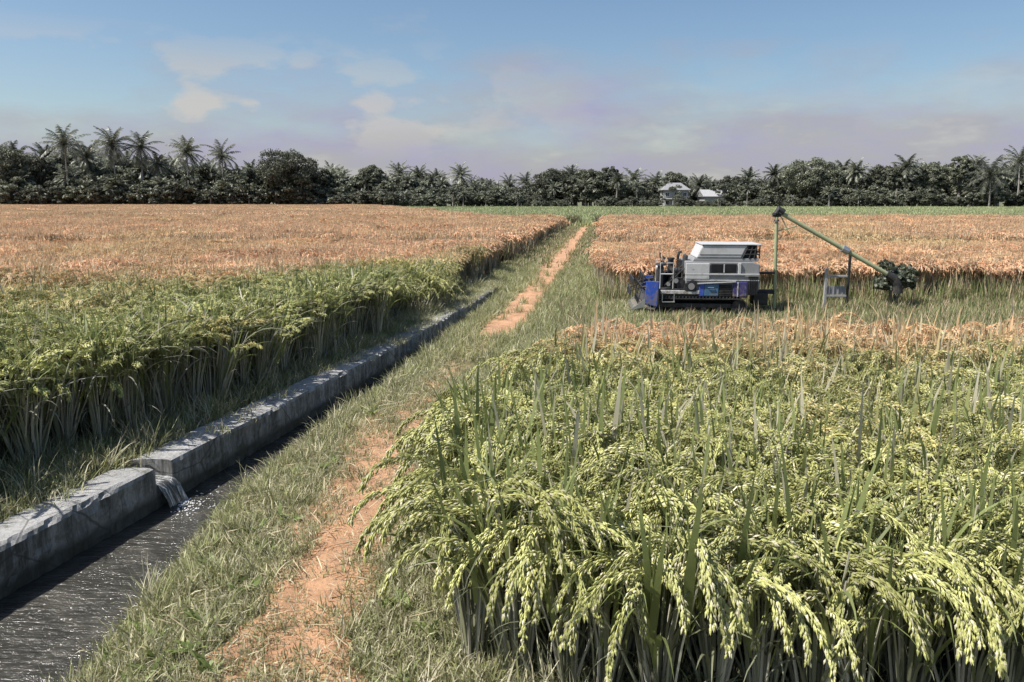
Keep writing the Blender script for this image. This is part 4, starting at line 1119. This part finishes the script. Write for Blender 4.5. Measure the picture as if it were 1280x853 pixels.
# cutting header
fh = part('feeder_house', M['dark_metal'], lambda mb: prism(mb, [(-0.85, 0.42), (-0.28, 0.50), (-0.28, 0.80), (-0.85, 0.66)], 0.02, 0.55, 0.01))
hd = part('header', M['paint_grey'], lambda mb: (prism(mb, [(-1.45, 0.18), (-0.98, 0.16), (-0.90, 0.30), (-0.90, 0.66), (-0.93, 0.66), (-0.94, 0.32), (-1.02, 0.20), (-1.45, 0.21)], -0.74, 0.74, 0)))
for y in (-0.76, 0.72):
    s_ = part('header_side', M['paint_blue'], lambda mb, y=y: prism(mb, [(-1.24, 0.30), (-0.93, 0.22), (-0.90, 0.80), (-1.20, 0.80)], y, y + 0.035, 0.012), hd)
    s_['label'] = 'bright blue end plate of the header'
    part('divider', M['steel'], lambda mb, y=y: prism(mb, [(-1.62, 0.12), (-1.22, 0.22), (-1.22, 0.40), (-1.52, 0.18)], y, y + 0.04), hd)
def cutter(mb):
    box(mb, (-1.46, 0, 0.175), (0.05, 1.44, 0.02))
    for k in range(24): prism(mb, [(-1.55, 0.172), (-1.48, 0.165), (-1.48, 0.185)], -0.70 + k * 0.06, -0.67 + k * 0.06)
part('cutter_bar', M['steel'], cutter, hd)
def haug(mb):
    tube(mb, [(-1.12, -0.70, 0.36), (-1.12, 0.70, 0.36)], 0.06, 12)
    for k in range(60):
        a = k * 0.62; y = -0.69 + k * 0.0232
        box(mb, (-1.12 + 0.10 * math.cos(a), y, 0.36 + 0.10 * math.sin(a)), (0.09, 0.014, 0.08), 0, (0, -a, 0))
part('feed_auger', M['steel'], haug, hd)
def reel(mb):
    cx, cz, rr = -1.30, 0.66, 0.26
    tube(mb, [(cx, -0.70, cz), (cx, 0.70, cz)], 0.022, 8)
    for k in range(6):
        a = k * math.pi / 3 + 0.3
        x, z = cx + rr * math.cos(a), cz + rr * math.sin(a)
        tube(mb, [(x, -0.70, z), (x, 0.70, z)], 0.014, 6)
        for y in (-0.66, 0.0, 0.66): tube(mb, [(cx, y, cz), (x, y, z)], 0.010, 5)
        for j in range(15):
            y = -0.68 + j * 0.097
            tube(mb, [(x, y, z), (x - 0.02, y, z - 0.15)], 0.005, 4)
part('reel', M['dark_metal'], reel, hd)
part('reel_arm', M['dark_metal'], lambda mb: (tube(mb, [(-0.90, -0.71, 0.74), (-1.30, -0.71, 0.66)], 0.022, 6), tube(mb, [(-0.90, 0.71, 0.74), (-1.30, 0.71, 0.66)], 0.022, 6)), hd)
# unloading pipe
XC = 1.86 / 0.94
aug = part('unloading_pipe', M['pipe_green'], lambda mb: (tube(mb, [(XC, -0.1, 0.14), (XC - 0.03, -0.1, 1.2), (XC - 0.06, -0.1, 2.22)], 0.043, 12), tube(mb, [(XC - 0.02, -0.1, 2.34), (XC + 0.5, -0.1, 2.06), (XC + 1.6, -0.12, 1.48), (XC + 2.62, -0.14, 0.94)], 0.050, 12)))
part('elbow', M['dark_metal'], lambda mb: (tube(mb, [(XC - 0.06, -0.1, 2.12), (XC - 0.07, -0.1, 2.30), (XC - 0.03, -0.1, 2.40), (XC + 0.10, -0.1, 2.32)], 0.078, 12), tube(mb, [(XC - 0.16, -0.1, 2.27), (XC + 0.04, -0.1, 2.27)], 0.05, 8)), aug)
part('brace', M['pipe_green'], lambda mb: (tube(mb, [(XC - 0.05, -0.1, 1.90), (XC + 0.42, -0.1, 2.02)], 0.016, 6), tube(mb, [(XC + 0.05, -0.1, 2.22), (XC + 0.24, -0.1, 1.86)], 0.013, 6)), aug)
part('pipe_bracket', M['dark_metal'], lambda mb: box(mb, (1.70, -0.1, 0.95), (0.50, 0.08, 0.05), 0.01))
part('gearbox', M['dark_metal'], lambda mb: (box(mb, (1.70, -0.1, 0.52), (0.50, 0.10, 0.10), 0.01), box(mb, (1.62, 0.0, 0.36), (0.36, 0.42, 0.28), 0.03)))
part('spout', M['rubber'], lambda mb: tube(mb, [(XC + 2.58, -0.14, 0.96), (XC + 2.78, -0.14, 0.84), (XC + 2.86, -0.14, 0.70), (XC + 2.88, -0.14, 0.52)], [0.085, 0.10, 0.105, 0.11], 12), aug)
part('pipe_collar', M['steel'], lambda mb: tube(mb, [(XC + 1.52, -0.12, 1.525), (XC + 1.66, -0.12, 1.45)], 0.085, 12), aug)
part('beacon', M['amber'], lambda mb: tube(mb, [(-0.02, -0.45, 1.24), (-0.02, -0.45, 1.31)], 0.03, 10))

# post frame the pipe rests on
fx = at(1043, HY)
fr = thing('support_frame', (fx, HY - 0.05, float(gz(fx, HY))), 'pale metal two-post frame standing under the unloading pipe', 'frame')
def P_(name, mat, fn): mb = MB(); fn(mb); return mb.build(name, mat, fr)
P_('post', M['worn_steel'], lambda mb: box(mb, (-0.25, 0, 0.50), (0.06, 0.06, 1.08), 0.006))
P_('post', M['dark_metal'], lambda mb: box(mb, (0.27, 0, 0.68), (0.05, 0.06, 1.46), 0.006))
for z in (0.40, 0.86): P_('crossbar', M['worn_steel'], lambda mb, z=z: box(mb, (0.01, -0.004, z), (0.46, 0.05, 0.05), 0.006))
def mesh_panel(mb):
    box(mb, (0.0, 0.004, 0.53), (0.44, 0.018, 0.19), 0.004)
    for k in range(4): box(mb, (-0.16 + k * 0.105, -0.012, 0.53), (0.02, 0.014, 0.185))
P_('panel', M['roof_grey'], mesh_panel)
P_('brace', M['dark_metal'], lambda mb: tube(mb, [(-0.22, 0.04, 0.05), (-0.10, 0.45, 0.02)], 0.015, 6))

# dark bush at the pipe's mouth
bx = at(1114, HY + 0.5)
bu = thing('bush', (bx, HY + 0.45, 0), 'dark leafy bush standing at the mouth of the unloading pipe', 'bush')
r = np.random.default_rng(77)
mb = MB(); C = [(r.uniform(-.34, .34), r.uniform(-.3, .3), r.uniform(0.45, 1.15)) for _ in range(16)]
leafcloud(mb, r, C, [r.uniform(0.13, 0.24) for _ in C], 150, 0.10)
mb.build('foliage', M['bush_leaf'], bu)
mb = MB()
for c in C[:8]: tube(mb, [(0.05 * c[0], 0, 0), (c[0] * .5, c[1] * .5, c[2] * .6), c], [0.025, 0.016, 0.006], 5)
mb.build('stem', M['bark'], bu)

# ------------------------------------------------------------------ world, sun, camera
SUN = Vector((-0.70, -0.19, 0.98)).normalized()
w = bpy.data.worlds.new('World'); scene.world = w; w.use_nodes = True
nt = w.node_tree; bg = nt.nodes['Background']
sky = N(nt, 'ShaderNodeTexSky', sky_type='NISHITA', sun_disc=False)
sky.sun_elevation = math.asin(SUN.z); sky.sun_rotation = math.atan2(SUN.x, SUN.y)
sky.air_density = 1.0; sky.dust_density = 1.2; sky.ozone_density = 1.5
STR = 0.072
tc = N(nt, 'ShaderNodeTexCoord').outputs['Generated']
sp_ = N(nt, 'ShaderNodeSeparateXYZ'); nt.links.new(tc, sp_.inputs[0])
mp = N(nt, 'ShaderNodeMapping', inp={'Scale': (1.0, 1.0, 3.2)}); nt.links.new(tc, mp.inputs['Vector'])
n1 = noise(nt, 4.2, 7, 0.58, mp.outputs[0]); n2 = noise(nt, 1.6, 3, 0.5, mp.outputs[0])
el = sp_.outputs['Z']
bias = maprange(nt, el, 0.03, 0.21, 0.20, -0.20)
cm = math_(nt, 'ADD', math_(nt, 'ADD', math_(nt, 'MULTIPLY', n1, 0.6), math_(nt, 'MULTIPLY', n2, 0.4)), bias)
mask = math_(nt, 'MULTIPLY', maprange(nt, cm, 0.46, 0.66), 0.85)
n3 = noise(nt, 7.0, 5, 0.6, mp.outputs[0])
ccol = ramp(nt, n3, [(0.36, (3.6, 3.4, 4.9)), (0.56, (3.8, 3.7, 4.1)), (0.70, (5.0, 4.85, 4.6))])
hsv = N(nt, 'ShaderNodeHueSaturation', inp={'Saturation': 1.10, 'Value': 1.12}); nt.links.new(sky.outputs['Color'], hsv.inputs['Color'])
skyc = mixc(nt, mask, hsv.outputs['Color'], ccol)
mp2 = N(nt, 'ShaderNodeMapping', inp={'Scale': (1.0, 1.0, 2.2), 'Location': (0.31, 0.12, 0.0)}); nt.links.new(tc, mp2.inputs['Vector'])
n4 = noise(nt, 7.5, 6, 0.5, mp2.outputs[0])
band = math_(nt, 'MULTIPLY', maprange(nt, el, 0.045, 0.085), maprange(nt, el, 0.19, 0.11))
left = maprange(nt, sp_.outputs['X'], 0.10, -0.25, 0.12, 1.0)
puff = math_(nt, 'MULTIPLY', math_(nt, 'MULTIPLY', maprange(nt, n4, 0.525, 0.58), band), left)
skyc = mixc(nt, math_(nt, 'MULTIPLY', puff, 0.8), skyc, (5.5, 5.25, 4.95))
nt.links.new(skyc, bg.inputs['Color']); bg.inputs['Strength'].default_value = STR

sl = bpy.data.lights.new('sun', 'SUN'); sl.energy = 4.8; sl.angle = R(0.6); sl.color = (1.0, 0.955, 0.89)
so = link('sun', sl); so.rotation_euler = (-SUN).to_track_quat('-Z', 'Y').to_euler()

cam = bpy.data.cameras.new('camera'); cam.sensor_width = 36; cam.lens = 36 * 1000 / 1280
cam.clip_start = 0.05; cam.clip_end = 6000
co = link('camera', cam); co.location = (0, 0, H); co.rotation_euler = (R(90 - 10.01), 0, 0)
scene.camera = co

scene.view_settings.view_transform = 'Standard'
scene.view_settings.look = 'None'
scene.view_settings.gamma = 1.0
scene.view_settings.use_curve_mapping = False
scene.view_settings.exposure = 0.62
scene.cycles.max_bounces = 8
scene.cycles.diffuse_bounces = 5
scene.cycles.glossy_bounces = 2
scene.cycles.transmission_bounces = 3
scene.cycles.use_denoising = True
